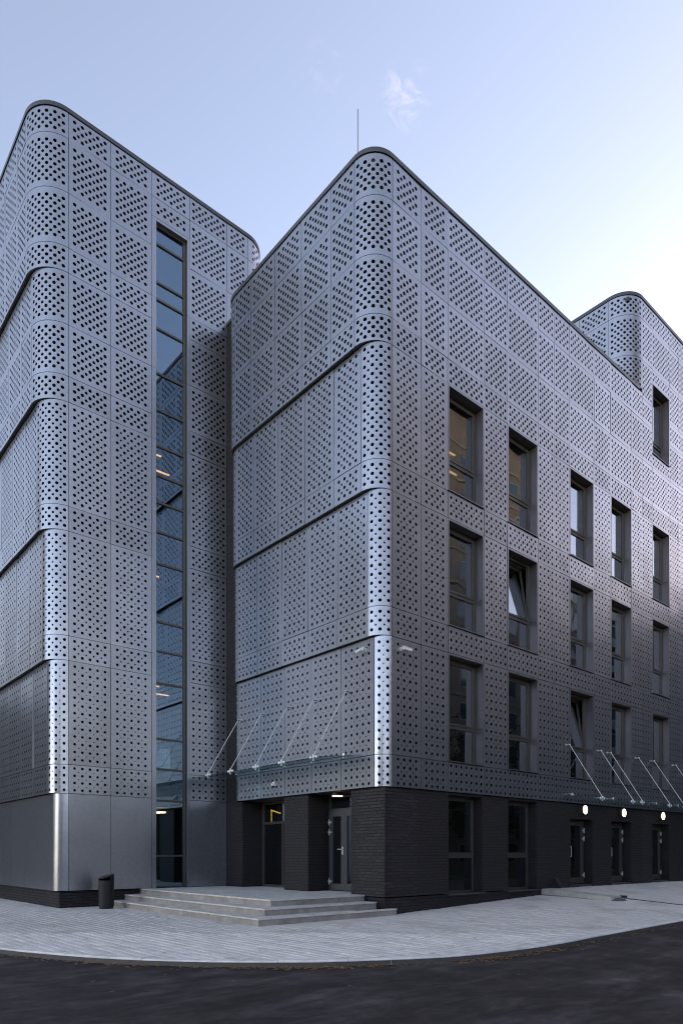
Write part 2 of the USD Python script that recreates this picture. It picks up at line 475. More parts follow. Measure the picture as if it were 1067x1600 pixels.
kerb_ls = LineString(kerb_line)
pave_poly = Polygon(np.vstack([kerb_line, [(30, 0.4), (0.6, 0.4), (0.6, 9.0), (-4.0, 9.0), (-4.0, 30)]])).buffer(0)
inner = pave_poly.buffer(0)
kerb_in = kerb_ls.parallel_offset(0.13, 'left') if False else None
kerb_zone = kerb_ls.buffer(0.135)
field = pave_poly.difference(kerb_zone)
field = field.intersection(sbox(-9.2, -6.2, 24, 16))
no_pave = [sbox(-3.05, 0.2, 0.3, 9.0), sbox(7.42, -1.9, 7.78, 0.4), sbox(0.7, 0.32, 30, 3), sbox(-4.6, 7.85, 0.6, 30)]

pavement = thing('pavement', 'pale grey concrete block pavement rising towards the doors', 'pavement', kind='structure')
bed = MB()
xs, ys = np.arange(-9.2, 24.2, 0.4), np.arange(-6.2, 16.2, 0.4)
for x in xs:
    for y in ys:
        c = sbox(x, y, x + 0.4, y + 0.4)
        if not c.intersects(pave_poly) or x > 7.2 and abs(y + 2.2) < 0.0:
            continue
        c2 = c.intersection(pave_poly)
        for gpart in getattr(c2, 'geoms', [c2]):
            if gpart.geom_type != 'Polygon' or gpart.area < 1e-4:
                continue
            m = trimesh.creation.extrude_polygon(gpart, 0.05, engine='earcut')
            v = np.array(m.vertices)
            top = v[:, 2] > 0.02
            base = zp(v[:, 0], v[:, 1])
            v[:, 2] = np.where(top, base - 0.022, base - 0.3)
            bed.add(v, m.faces)
obj('paving_bed', bed, 'paving_bed', pavement)

EYEP = np.array([-11.481, -12.044])
pav = []
PW, PL, PG, PE_ = 0.16, 0.56, 0.017, 0.006
for i, x in enumerate(np.arange(-9.1, 24, PW)):
    off = (i % 2) * PL / 2 + (i * 7 % 5) * 0.02
    for y in np.arange(-6.2 + off - PL, 15.5, PL):
        jx, jy = rng.normal(0, 0.002, 2)
        q = sbox(x + PG / 2 + jx, y + PE_ / 2 + jy, x + PW - PG / 2 + jx, y + PL - PE_ / 2 + jy)
        if not q.intersects(field) or any(q.intersects(b) and b.contains(q.centroid) for b in no_pave):
            continue
        clipped = False
        if not field.contains(q):
            q = q.intersection(field)
            if q.geom_type != 'Polygon' or q.area < 0.004:
                continue
            clipped = True
        ring = np.array(q.exterior.coords)[:-1]
        if Polygon(ring).exterior.is_ccw is False:
            ring = ring[::-1]
        if len(ring) > 8:
            ring = np.array(Polygon(ring).simplify(0.01).exterior.coords)[:-1]
            ring = ring if Polygon(ring).exterior.is_ccw else ring[::-1]
        zt = zp(ring[:, 0], ring[:, 1]) + rng.normal(0, 0.0022) + (ring - ring.mean(0)) @ rng.normal(0, 0.006, 2)
        n = len(ring)
        cen = ring.mean(0)
        topr = cen + (ring - cen) * (1 - 0.007 / np.maximum(0.05, np.abs(ring - cen).max(0)))
        V = np.vstack([np.c_[topr, zt], np.c_[ring, zt - 0.006], np.c_[ring, zt - 0.05]])
        F = [(0, k, k + 1) for k in range(1, n - 1)]
        for lay in (0, 1):
            for k in range(n):
                k2 = (k + 1) % n
                a, b, c, d = lay * n + k, lay * n + k2, (lay + 1) * n + k2, (lay + 1) * n + k
                F += [(a, d, c), (a, c, b)]
        fwd = (cen - EYEP) @ np.array([FX, FY])
        lat = abs((cen - EYEP) @ np.array([FY, -FX]))
        inview = fwd > 2 and lat / fwd < 0.52
        pav.append((q.area / max(fwd, 1) ** 3 if inview else 0, V, np.array(F)))
pav.sort(key=lambda t: -t[0])
for _, V, F in pav[:300]:
    obj('paver', (V, F), f'paver_{int(rng.integers(3))}', pavement)
rest = MB()
for _, V, F in pav[300:]:
    rest.add(V, F)
obj('small_pavers', rest, 'paver_mixed', pavement, kind='stuff')

kerb = thing('kerb', 'curved grey concrete kerb between the pavement and the asphalt', 'kerb')
tot = kerb_ls.length
s = 0.0
while s < tot - 1.0:
    ds = np.linspace(s + 0.004, s + 0.996, 5)
    P = np.array([kerb_ls.interpolate(d).coords[0] for d in ds])
    T = np.array([np.array(kerb_ls.interpolate(d + 0.01).coords[0]) - np.array(kerb_ls.interpolate(d - 0.01).coords[0]) for d in ds])
    T /= np.linalg.norm(T, axis=1, keepdims=True)
    Nn = np.stack([-T[:, 1], T[:, 0]], 1)         # towards the pavement
    dz = rng.normal(0, 0.003)
    prof = [(0.0, -0.05), (0.004, 0.078), (0.018, 0.094), (0.13, 0.097), (0.13, -0.05)]
    V = np.array([[(*(P[k] + Nn[k] * d), z + dz) for d, z in prof] for k in range(5)]).reshape(-1, 3)
    F = []
    for k in range(4):
        for j in range(4):
            a, b, c, d = k * 5 + j, k * 5 + j + 1, (k + 1) * 5 + j + 1, (k + 1) * 5 + j
            F += [(a, c, b), (a, d, c)]
    for k in (0, 4):
        F += [(k * 5, k * 5 + 1, k * 5 + 2), (k * 5, k * 5 + 2, k * 5 + 3), (k * 5, k * 5 + 3, k * 5 + 4)]
    obj('kerb_stone', (V, np.array(F)), 'kerb_concrete', kerb)
    s += 1.0
kerb_last = s

# ------------------------------------------------------------------ bricks
BL, BH, BJ = 0.25, 0.080, 0.015
brick_pool = {}


def brick_face(pool, O, U, length, z0, z1, holes=(), depth=0.055, phase=0.0):
    """rows of single bricks standing a little proud of a mortar wall. O, U as in flat_panel; holes (u0, u1, z0, z1)"""
    U3 = np.array([U[0], U[1], 0.0])
    N3 = np.array([U[1], -U[0], 0.0])
    k0 = int(math.floor((z0 + 3) / BH))
    for row in range(k0, int((z1 + 3) / BH) + 1):
        a, b = row * BH - 3, row * BH - 3 + BH - BJ
        a, b = max(a, z0), min(b, z1)
        if b - a < 0.02:
            continue
        iv = [(0.0, length)]
        for h0, h1, hz0, hz1 in holes:
            if hz0 < (a + b) / 2 < hz1:
                iv = [q for i0, i1 in iv for q in ((i0, min(i1, h0)), (max(i0, h1), i1)) if q[1] - q[0] > 0.01]
        for i0, i1 in iv:
            st = -phase - (row % 2) * BL / 2 - (row * 37 % 7) * 0.012
            u = st + math.floor((i0 - st) / BL) * BL
            while u < i1:
                u0, u1 = max(u, i0), min(u + BL - 0.006, i1)
                if u1 - u0 > 0.025:
                    pr = 0.014 + rng.normal(0, 0.0015)
                    e = 0.004
                    o = np.array([O[0], O[1], 0.0])
                    du = rng.normal(0, 0.001)
                    v = []
                    for uu, zz, dd in ((u0 + e, a + e, pr), (u1 - e, a + e, pr), (u1 - e, b - e, pr), (u0 + e, b - e, pr), (u0, a, pr - e), (u1, a, pr - e), (u1, b, pr - e), (u0, b, pr - e),
                                       (u0, a, -0.03), (u1, a, -0.03), (u1, b, -0.03), (u0, b, -0.03)):
                        v.append(o + U3 * (uu + du) + N3 * dd + np.array([0, 0, Z(zz)]))
                    f = [(0, 1, 2), (0, 2, 3)]
                    for lay in (0, 4):
                        for k in range(4):
                            k2 = (k + 1) % 4
                            f += [(lay + k, lay + 4 + k, lay + 4 + k2), (lay + k, lay + 4 + k2, lay + k2)]
                    cen = o + U3 * (u0 + u1) / 2
                    brick_pool.setdefault(pool, []).append((cen[:2], (u1 - u0), np.array(v), np.array(f)))
                u += BL


def lay_bricks(pool, parent, most=300):
    rows = brick_pool.pop(pool)
    def key(t):
        d = t[0] - EYEP
        fw, la = d @ np.array([FX, FY]), d @ np.array([FY, -FX])
        return -(t[1] / fw) if abs(la / fw) < 0.5 else 1.0
    rows.sort(key=key)
    for _, _, v, f in rows[:most]:
        obj('brick', (v, f), f'brick_{int(rng.integers(4))}', parent)
    mb = MB()
    for _, _, v, f in rows[most:]:
        mb.add(v, f)
    if mb.n:
        obj('small_bricks', mb, 'brick_mixed', parent, kind='stuff')


# ------------------------------------------------------------------ windows
def window(parent, x0, x1, z0, z1, y, trans, tilt=False, name='window', mat='frame_bronze', sill=True, lower_sash=False):
    """a tall window in the plane y facing -y: outer frame, transom at the height trans, glass panes and a casement"""
    fw, d = 0.065, 0.08
    f = MB()
    f.box(x0, x0 + fw, y, y + d, Z(z0), Z(z1))
    f.box(x1 - fw, x1, y, y + d, Z(z0), Z(z1))
    f.box(x0 + fw, x1 - fw, y, y + d, Z(z1) - fw, Z(z1))
    f.box(x0 + fw, x1 - fw, y, y + d, Z(z0), Z(z0) + fw)
    f.box(x0 + fw, x1 - fw, y, y + d, Z(trans) - 0.045, Z(trans) + 0.045)
    w = obj(name, f, mat, parent)
    a0, a1, b0, b1 = x0 + fw + 0.004, x1 - fw - 0.004, Z(trans) + 0.05, Z(z1) - fw - 0.004
    c = MB()
    cw, yy = 0.06, y - 0.018
    c.box(a0, a0 + cw, yy, yy + 0.06, b0, b1)
    c.box(a1 - cw, a1, yy, yy + 0.06, b0, b1)
    c.box(a0 + cw, a1 - cw, yy, yy + 0.06, b0, b0 + cw)
    c.box(a0 + cw, a1 - cw, yy, yy + 0.06, b1 - cw, b1)
    p = MB()
    p.box(a0 + cw, a1 - cw, yy + 0.025, yy + 0.035, b0 + cw, b1 - cw)
    if tilt:
        an = math.radians(9)
        for mb in (c, p):
            for v in mb.v:
                dy, dz = v[:, 1] - (yy + 0.06), v[:, 2] - b0
                v[:, 1], v[:, 2] = yy + 0.06 + dy * math.cos(an) + dz * math.sin(an), b0 + dz * math.cos(an) - dy * math.sin(an)
    obj('sash', c, mat, w)
    obj('pane', p, 'window_glass', w)
    p2 = MB()
    p2.box(x0 + fw, x1 - fw, y + 0.03, y + 0.04, Z(z0) + fw, Z(trans) - 0.045)
    obj('pane', p2, 'window_glass', w)
    return w


REV = 0.365


def reveal(parent, x0, x1, z0, z1):
    """the folded metal lining of a window opening, each sheet a part"""
    t, y0, y1 = 0.012, -0.006, REV
    zm = z0 + 0.36 * (z1 - z0)
    for a, b in ((z0, zm - 0.004), (zm + 0.004, z1)):
        m = MB(); m.box(x1 - t, x1, y0, y1, Z(a), Z(b)); obj('reveal_panel', m, 'metal_trim', parent)
        m = MB(); m.box(x0, x0 + t, y0, y1, Z(a), Z(b)); obj('reveal_panel', m, 'metal_trim', parent)
    m = MB(); m.box(x0 + t, x1 - t, y0, y1, Z(z1) - t, Z(z1)); obj('reveal_panel', m, 'metal_trim', parent)
    m = MB(); m.box(x0 - 0.03, x1 + 0.01, y0 - 0.03, y1, Z(z0) - 0.018, Z(z0) + 0.004); obj('sill', m, 'metal_trim', parent)


# ------------------------------------------------------------------ main block and rear wing: right facade
main = thing('office_block', 'dark perforated metal office block with rounded corner above black brick ground floor', 'building')
rear = thing('rear_wing', 'taller rear wing with rounded corner rising behind the long right facade', 'building')

XS = [0.665, 1.714, 2.756, 4.326, 5.423, 7.005, 7.895, 8.793, 10.334, 11.478, 13.012, 13.825, 14.631, 16.119, 16.95, 18.0, 19.55, 20.45, 21.35, 22.9, 23.8]
NC = [4, 4, 7, 5, 7, 4, 4, 7, 5, 7, 4, 4, 7, 4, 5, 7, 4, 4, 7, 4]
WIN = {2, 4, 7, 9, 12, 15, 18}
X_END = XS[-1]
TOPM = 17.184
ROWS = [(16.158, 17.184, 4, 0), (14.70, 16.158, 6, 0), (13.249, 14.70, 6, 0), (12.588, 13.249, 3, 0), (9.708, 12.588, 13, 1), (8.99, 9.708, 3, 1), (6.108, 8.99, 13, 2), (5.388, 6.108, 3, 2),
        (2.46, 5.388, 13, 3), (1.665, 2.46, 4, 3)]
TOPR = 20.65
ROWS_REAR = [(19.93, TOPR, 3, 0), (18.43, 19.93, 6, 0), (17.0, 18.43, 6, 0), (16.158, 17.0, 3, 0)]
R0 = 0.665


def interior(parent, x0, x1, y0, y1, floors, top, wall='interior_wall'):
    m = MB()
    for zf in floors:
        m.box(x0, x1, y0, y1, Z(zf) - 0.30, Z(zf))
    obj('floor_slab', m, 'interior_floor', parent)
    m = MB()
    m.box(x0, x1, y1, y1 + 0.15, Z(-1.3), Z(top))
    m.box(x0, x0 + 0.12, y0, y1, Z(1.95), Z(top))
    m.box(x1 - 0.12, x1, y0, y1, Z(-1.3), Z(top))
    obj('inner_wall', m, wall, parent)


for i in range(len(NC)):
    xa, xb = XS[i], XS[i + 1]
    is_rear = xa > 13.8
    parent = rear if is_rear else main
    N = 12 if xa < 8 else 8
    rows = list(ROWS)
    if is_rear:
        rows = ROWS_REAR + rows[1:]
    tall = is_rear and i in WIN                    # upper window of the rear wing
    if tall:
        rows = [(19.93, TOPR, 3, 0), (18.43, 19.93, 6, 0), (17.95, 18.43, 2, 0), (15.22, 17.95, 'W', 0), (14.70, 15.22, 2, 0)] + rows[6:] if False else \
               [(19.93, TOPR, 3, 0), (18.43, 19.93, 6, 0), (17.93, 18.43, 2, 0), (15.22, 17.93, 'W', 0), (14.70, 15.22, 2, 0)] + ROWS[2:]
    for z0, z1, m, lv in rows:
        if m == 'W' or (i in WIN and m == 13):
            a, b = xa + 0.045, xb - 0.045
            c, d = z0 + 0.03, z1 - 0.045
            # slim flat strips around the opening
            for q in ((xa + GAP, a, z0, z1), (b, xb - GAP, z0, z1), (a, b, d, z1)):
                s_ = MB(); s_.box(q[0], q[1], -0.003, 0.05, Z(q[2]) + GAP, Z(q[3]) - GAP); obj('opening_trim', s_, 'metal_panel_0', parent)
            reveal(parent, a, b, c, d)
            tilt = (i, lv) in ((4, 2), (7, 3))
            window(parent, a + 0.012, b - 0.012, c + 0.01, d - 0.02, REV - 0.08, z0 + (1.03 if m == 13 else 0.75), tilt)
            continue
        d1, d2 = dia(lv)
        flat_panel(parent, (xa, 0), (1, 0), xb - xa, z0, z1, NC[i], m, d1, d2, N)

# dark wall behind the sheets of the right facade, pierced by the windows
for parent, ia, ib, top in ((main, 0, 11, TOPM), (rear, 11, len(NC), TOPR)):
    bw = MB()
    for i in range(ia, ib):
        xa, xb = XS[i], XS[i + 1]
        if i in WIN:
            zs = [1.70]
            for z0, z1 in ((2.46, 5.388), (6.108, 8.99), (9.708, 12.588)) + (((15.22, 17.93),) if parent is rear else ()):
                bw.box(xa, xb, 0.11, REV - 0.10, Z(zs[-1]), Z(z0))
                bw.box(xa, xa + 0.04, 0.11, REV - 0.10, Z(z0), Z(z1))
                bw.box(xb - 0.04, xb, 0.11, REV - 0.10, Z(z0), Z(z1))
                zs.append(z1)
            bw.box(xa, xb, 0.11, REV - 0.10, Z(zs[-1]), Z(top))
        else:
            bw.box(xa, xb, 0.11, REV - 0.10, Z(1.70), Z(top))
    obj('backing_wall', bw, 'black_membrane', parent)

FLOORS = [-1.06, 1.95, 5.55, 9.15, 12.95]
interior(main, 1.9, 13.7, REV + 0.02, 6.4, FLOORS, TOPM - 0.2)
interior(rear, 13.95, X_END - 0.1, REV + 0.02, 6.4, FLOORS + [16.2], TOPR - 0.2)

# left facade and corners of the main block, each level set back under the one above
YE = 6.82
LEVELS = [(12.588, 17.184, [r for r in ROWS if r[0] >= 12.5]), (8.99, 12.588, ROWS[4:6]), (5.388, 8.99, ROWS[6:8]), (1.665, 5.388, ROWS[8:10])]
LY = [1.58, 2.81, 4.045, 5.28]
STEP = 0.116
for k, (zb, zt, rows) in enumerate(LEVELS):
    s_, r = STEP * k, R0 - STEP * k
    d1, d2 = dia(k)
    ys = [r] + LY + [YE - r]
    for z0, z1, m, lv in rows:
        L = r * math.pi / 2
        n = int((L - 0.13) / PITCH) + 1
        arc_panel(main, (s_ + r, r), r, math.pi, L, z0, z1, n, m, d1, d2)
        arc_panel(main, (s_ + r, YE - r), r, math.pi / 2, L, z0, z1, n, m, d1, d2, 8)
        for j in range(5):
            w = ys[j + 1] - ys[j]
            n = 4 if w < 1.08 and not (j == 0 and k >= 2) else 5
            if j == 4:
                n = 4 if w < 1.0 else 5
            flat_panel(main, (s_, ys[j + 1]), (0, -1), w, z0, z1, n, m, d1, d2)
    bk = MB()
    P, Q = outline(k, R0, 0.0, YE, x_right=R0 + 0.02, step=STEP)
    band(bk, P, Q, 0.10, 0.26, zb + 0.03, zt - 0.02)
    obj('backing_wall', bk, 'black_membrane', main)
    so = MB()
    if k < 3:
        P2, Q2 = outline(k + 1, R0, 0.0, YE, x_right=R0 + 0.02, step=STEP)
        poly = Polygon(np.vstack([P - Q * 0.008, (P2 - Q2 * 0.09)[::-1]])).buffer(0)
        so.prism(poly, Z(zb) + 0.012, Z(zb) + 0.02)
        obj('lap_soffit', so, 'dark_soffit', main)
so = MB()
so.prism(Polygon([(0.36, 0.36), (0.36, 6.8), (1.6, 6.8), (1.6, 0.36)]), Z(1.672), Z(1.70))
so.prism(Polygon(np.vstack([outline(3, R0, 0, YE, x_right=13.8, step=STEP)[0][10:] + np.array([0.008, 0.008]), [(13.8, 0.36), (0.36, 0.36)]])).buffer(0), Z(1.672), Z(1.70))
obj('soffit', so, 'dark_soffit', main)
so = MB(); so.box(13.8, X_END, 0.01, 0.36, Z(1.672), Z(1.70)); obj('soffit', so, 'dark_soffit', rear)


def coping(parent, P, Q, z, name='coping'):
    mb = MB()
    for d0, d1, a, b in ((-0.025, 0.30, 0.012, 0.125), (-0.012, 0.30, 0.125, 0.14)):
        band(mb, P, Q, d0, d1, z + a, z + b)
    return obj(name, mb, 'coping_metal', parent)


coping(main, *outline(0, R0, 0.0, YE, x_right=13.6, step=STEP), TOPM)
roof = MB(); roof.box(0.2, 13.8, 0.2, 6.7, Z(TOPM) - 0.25, Z(TOPM) - 0.1); obj('roof', roof, 'dark_soffit', main)
bwall = MB(); bwall.box(0.75, 13.8, YE - 0.10, YE - 0.02, Z(-1.5), Z(TOPM)); obj('rear_wall', bwall, 'black_membrane', main)

# rear wing: its own corner above the main roof
RR = 0.87
XR0 = 13.825 - RR
for z0, z1, m, lv in ROWS_REAR:
    if z0 < 16.9:
        z0 = TOPM + 0.02
        continue
    L = RR * math.pi / 2
    arc_panel(rear, (13.825, RR), RR, math.pi, L, max(z0, TOPM + 0.14), z1, 6, m if z0 > TOPM else 5, *dia(0))
    for ya, yb in ((RR, 2.05), (2.05, 3.28), (3.28, 4.52), (4.52, 5.75)):
        flat_panel(rear, (XR0, yb), (0, -1), yb - ya, max(z0, TOPM + 0.14), z1, 5, m if z0 > TOPM else 5, *dia(0))
P, Q = outline(0, RR, XR0, 5.75, end_arc=False, x_right=X_END, y0=0.0)
coping(rear, P, Q, TOPR)
bk = MB()
P, Q = outline(0, RR, XR0, 5.75, end_arc=False, x_right=13.85, y0=0.0)
band(bk, P, Q, 0.10, 0.24, TOPM - 0.1, TOPR)
bk.box(XR0 + 0.02, X_END, 5.72, 5.8, Z(TOPM - 0.2), Z(TOPR))
obj('backing_wall', bk, 'black_membrane', rear)
roof = MB(); roof.box(XR0 + 0.2, X_END, 0.2, 5.7, Z(TOPR) - 0.25, Z(TOPR) - 0.1); obj('roof', roof, 'dark_soffit', rear)
ew = MB(); ew.box(X_END, X_END + 0.1, 0.0, 6.8, Z(-1.6), Z(TOPR)); obj('end_wall', ew, 'metal_trim', rear)

# ------------------------------------------------------------------ ground floor in black brick
BX, BY = 0.46, 0.06                                # brick planes
WALLZ0, WALLZ1 = -1.065, 1.655
wins = [(2.85, 4.33), (5.53, 7.02)]
doors = [(8.93, 10.36), (11.62, 13.07), (14.74, 16.2)]
DZ = 1.17
holes_all = [(a, b, -1.10, 1.60) for a, b in wins] + [(a, b, -1.2, DZ) for a, b in doors]


def wall_with_holes(mb, x0, x1, z0, z1, holes, y0, y1):
    cuts = sorted({x0, x1} | {min(max(h[k], x0), x1) for h in holes for k in (0, 1)})
    for a, b in zip(cuts[:-1], cuts[1:]):
        if b - a < 1e-4:
            continue
        hs = [h for h in holes if h[0] < (a + b) / 2 < h[1]]
        if not hs:
            mb.box(a, b, y0, y1, Z(z0), Z(z1))
        else:
            h = hs[0]
            if h[2] > z0:
                mb.box(a, b, y0, y1, Z(z0), Z(h[2]))
            if h[3] < z1:
                mb.box(a, b, y0, y1, Z(h[3]), Z(z1))


for parent, xa, xb, pool in ((main, BX, 13.825, 'main'), (rear, 13.825, X_END, 'rear')):
    hs = [h for h in holes_all if xa <= h[0] < xb]
    mw = MB()
    wall_with_holes(mw, xa, xb, WALLZ0, WALLZ1, hs, BY, BY + 0.42)
    mw.box(xa + (0.05 if parent is main else 0), xb, BY + 0.05, BY + 0.45, Z(-1.75), Z(WALLZ0) - 0.025)
    if parent is main:
        mw.box(BX, 1.26, BY + 0.42, 1.295, Z(WALLZ0), Z(WALLZ1))
        mw.box(BX + 0.05, 1.26, BY + 0.45, 1.295, Z(-1.75), Z(WALLZ0) - 0.025)
        mw.box(1.17, 1.30, 1.295, 1.695, Z(-1.2), Z(WALLZ1))
        mw.box(BX, 1.26, 3.10, 4.214, Z(-1.75), Z(WALLZ1))
        mw.box(BX, 1.26, 6.449, YE, Z(-1.75), Z(WALLZ1))
        mw.box(0.52, 1.26, YE, 7.62, Z(-1.75), Z(17.25))
    brick_wall = obj('brick_wall', mw, 'mortar', parent)
    loc = [(a - xa, b - xa, c, d) for a, b, c, d in hs]
    brick_face(pool, (xa, BY), (1, 0), xb - xa, WALLZ0, WALLZ1, loc)
    brick_face(pool, (xa + (0.05 if parent is main else 0), BY + 0.05), (1, 0), xb - xa - 0.05, -1.62, WALLZ0 - 0.03)
    for a, b, c, d in hs:                          # right-hand returns of the openings
        brick_face(pool, (b, BY + 0.42), (0, -1), 0.42, c, d)
    if parent is main:
        brick_face(pool, (BX, 1.295), (0, -1), 1.295 - BY, WALLZ0, WALLZ1)
        brick_face(pool, (BX + 0.05, 1.295), (0, -1), 1.295 - BY - 0.05, -1.62, WALLZ0 - 0.03)
        brick_face(pool, (BX, 4.214), (0, -1), 4.214 - 3.10, WALLZ0 + 0.01, WALLZ1)
        brick_face(pool, (1.17, 1.695), (0, -1), 0.4, WALLZ0 + 0.01, WALLZ1)
        brick_face(pool, (BX, 3.10), (1, 0), 0.8, WALLZ0 + 0.01, WALLZ1)
        brick_face(pool, (BX, YE), (0, -1), YE - 6.449, WALLZ0 + 0.01, WALLZ1)
        brick_face(pool, (BX, 6.449), (1, 0), 0.8, WALLZ0 + 0.01, WALLZ1)
        brick_face(pool, (0.52, 7.45), (0, -1), 7.45 - YE, WALLZ0 + 0.01, 17.22)
        link_cap = MB(); link_cap.box(0.48, 1.3, YE - 0.02, 7.6, Z(17.26), Z(17.36)); obj('coping', link_cap, 'coping_metal', main)
    lay_bricks(pool, brick_wall, 300 if parent is main else 120)

for a, b in wins:
    window(main, a + 0.005, b - 0.005, -1.08, 1.60, BY + 0.30, -0.07)
    s_ = MB(); s_.box(a - 0.04, b + 0.06, BY - 0.05, BY + 0.30, Z(-1.115), Z(-1.085)); obj('sill', s_, 'metal_trim', main)
bd = MB(); bd.box(3.15, 3.62, 0.75, 0.79, Z(-1.0), Z(-0.35)); obj('notice_board', bd, 'paper_board', main, label='pale green board standing inside the first ground floor window')


def right_door(parent, x0, x1):
    """a glazed leaf in a dark frame: hinges on the right, a curved steel pull on the left"""
    y, z0, z1 = BY + 0.33, -1.02, DZ
    f = MB()
    f.box(x0, x0 + 0.07, y, y + 0.09, Z(z0), Z(z1))
    f.box(x1 - 0.07, x1, y, y + 0.09, Z(z0), Z(z1))
    f.box(x0 + 0.07, x1 - 0.07, y, y + 0.09, Z(z1) - 0.07, Z(z1))
    d = obj('door', f, 'frame_bronze', parent)
    l0, l1, yy = x0 + 0.075, x1 - 0.075, y - 0.03
    m = MB()
    for q in ((l0, l0 + 0.13, Z(z0) + 0.02, Z(z1) - 0.08), (l1 - 0.13, l1, Z(z0) + 0.02, Z(z1) - 0.08)):
        m.box(q[0], q[1], yy, yy + 0.07, q[2], q[3])
    m.box(l0 + 0.13, l1 - 0.13, yy, yy + 0.07, Z(z0) + 0.02, Z(z0) + 0.22)
    m.box(l0 + 0.13, l1 - 0.13, yy, yy + 0.07, Z(z1) - 0.21, Z(z1) - 0.08)
    obj('leaf', m, 'frame_bronze', d)
    p = MB(); p.box(l0 + 0.13, l1 - 0.13, yy + 0.03, yy + 0.04, Z(z0) + 0.22, Z(z1) - 0.21); obj('pane', p, 'window_glass', d)
    for zz in (-0.72, 0.52, 0.80):
        h = MB()
        h.tube((l1 + 0.005, yy - 0.02, Z(zz) - 0.085), (l1 + 0.005, yy - 0.02, Z(zz) + 0.085), 0.016, 8)
        h.box(l1 - 0.075, l1 + 0.05, yy - 0.014, yy - 0.002, Z(zz) - 0.025, Z(zz) + 0.025)
        obj('hinge', h, 'satin_steel', d)
    hx = l0 + 0.30
    pts = [(hx - 0.16, yy, Z(-0.10)), (hx - 0.03, yy - 0.10, Z(-0.10)), (hx, yy - 0.12, Z(-0.07)), (hx, yy - 0.12, Z(0.22)), (hx - 0.03, yy - 0.10, Z(0.25)), (hx - 0.16, yy, Z(0.25))]
    h = MB()
    for a, b in zip(pts[:-1], pts[1:]):
        h.tube(a, b, 0.016, 8)
    obj('handle', h, 'satin_steel', d)
    th = MB(); th.box(x0, x1, BY + 0.02, y + 0.1, Z(-1.08), Z(-1.02)); obj('threshold', th, 'frame_bronze', d)


for a, b in doors:
    right_door(main if a < 13.8 else rear, a + 0.005, b - 0.005)

# recess on the left side: double door and glazed panel
DX = 1.20


def left_frame(mb, y0, y1, z0, z1, x0, x1):
    mb.box(x0, x1, y0, y1, Z(z0), Z(z1))


f = MB()
yA, yB, zt = 1.70, 3.095, 1.655
left_frame(f, yA, yA + 0.07, -1.04, zt, DX, DX + 0.1)
left_frame(f, yB - 0.07, yB, -1.04, zt, DX, DX + 0.1)
left_frame(f, yA + 0.07, yB - 0.07, 1.20, 1.28, DX, DX + 0.1)
left_frame(f, yA + 0.07, yB - 0.07, zt - 0.07, zt, DX, DX + 0.1)
dd = obj('double_door', f, 'door_frame', main)
tp = MB(); left_frame(tp, yA + 0.07, yB - 0.07, 1.28, zt - 0.07, DX + 0.04, DX + 0.05); obj('pane', tp, 'window_glass', dd)
mid = (yA + yB) / 2
for y0, y1 in ((mid + 0.003, yB - 0.075), (yA + 0.075, mid - 0.003)):
    m = MB()
    for q in ((y0, y0 + 0.12, -1.02, 1.195), (y1 - 0.12, y1, -1.02, 1.195), (y0 + 0.12, y1 - 0.12, -1.02, -0.84), (y0 + 0.12, y1 - 0.12, 1.06, 1.195)):
        left_frame(m, *q, DX - 0.03, DX + 0.04)
    lf = obj('leaf', m, 'door_frame', dd)
    p = MB(); left_frame(p, y0 + 0.12, y1 - 0.12, -0.84, 1.06, DX, DX + 0.01); obj('pane', p, 'window_glass', dd)
for zz in (-0.78, 0.62, 0.90):
    h = MB()
    h.tube((DX - 0.045, yB - 0.075, Z(zz) - 0.085), (DX - 0.045, yB - 0.075, Z(zz) + 0.085), 0.016, 8)
    h.box(DX - 0.044, DX - 0.03, yB - 0.17, yB - 0.02, Z(zz) - 0.025, Z(zz) + 0.025)
    obj('hinge', h, 'satin_steel', dd)
h = MB()
h.box(DX - 0.045, DX - 0.03, mid + 0.02, mid + 0.075, Z(-0.02), Z(0.20))
h.tube((DX - 0.04, mid + 0.047, Z(0.13)), (DX - 0.10, mid + 0.047, Z(0.13)), 0.013, 8)
h.tube((DX - 0.10, mid + 0.03, Z(0.13)), (DX - 0.10, mid + 0.19, Z(0.13)), 0.013, 8)
h.tube((DX - 0.045, mid + 0.047, Z(0.04)), (DX - 0.06, mid + 0.047, Z(0.04)), 0.022, 10)
obj('handle', h, 'satin_steel', dd)

f = MB()
yA, yB = 4.22, 6.445
for q in ((yA, yA + 0.07, -1.04, zt), (yB - 0.07, yB, -1.04, zt), (yA + 0.07, yB - 0.07, -1.04, -0.97), (yA + 0.07, yB - 0.07, zt - 0.07, zt), (yA + 0.07, yB - 0.07, 0.95, 1.02), (5.30, 5.36, -0.97, 0.95)):
    left_frame(f, *q, DX, DX + 0.09)
gp = obj('glazed_screen', f, 'frame_bronze', main)
for q in ((yA + 0.07, 5.30, -0.97, 0.95), (5.36, yB - 0.07, -0.97, 0.95), (yA + 0.07, yB - 0.07, 1.02, zt - 0.07)):
    p = MB(); left_frame(p, *q, DX + 0.04, DX + 0.05); obj('pane', p, 'window_glass', gp)
lb = MB()
lb.tube((1.5, 5.85, Z(1.30)), (1.5, 6.36, Z(1.42)), 0.022, 8)
lb.tube((1.5, 6.34, Z(0.95)), (1.5, 6.34, Z(1.40)), 0.014, 8)
obj('interior_lamp', lb, 'lamp_amber', main)
iw = MB(); iw.box(3.0, 3.1, 3.3, 6.7, Z(-1.06), Z(1.65)); obj('inner_wall', iw, 'interior_brown', main)

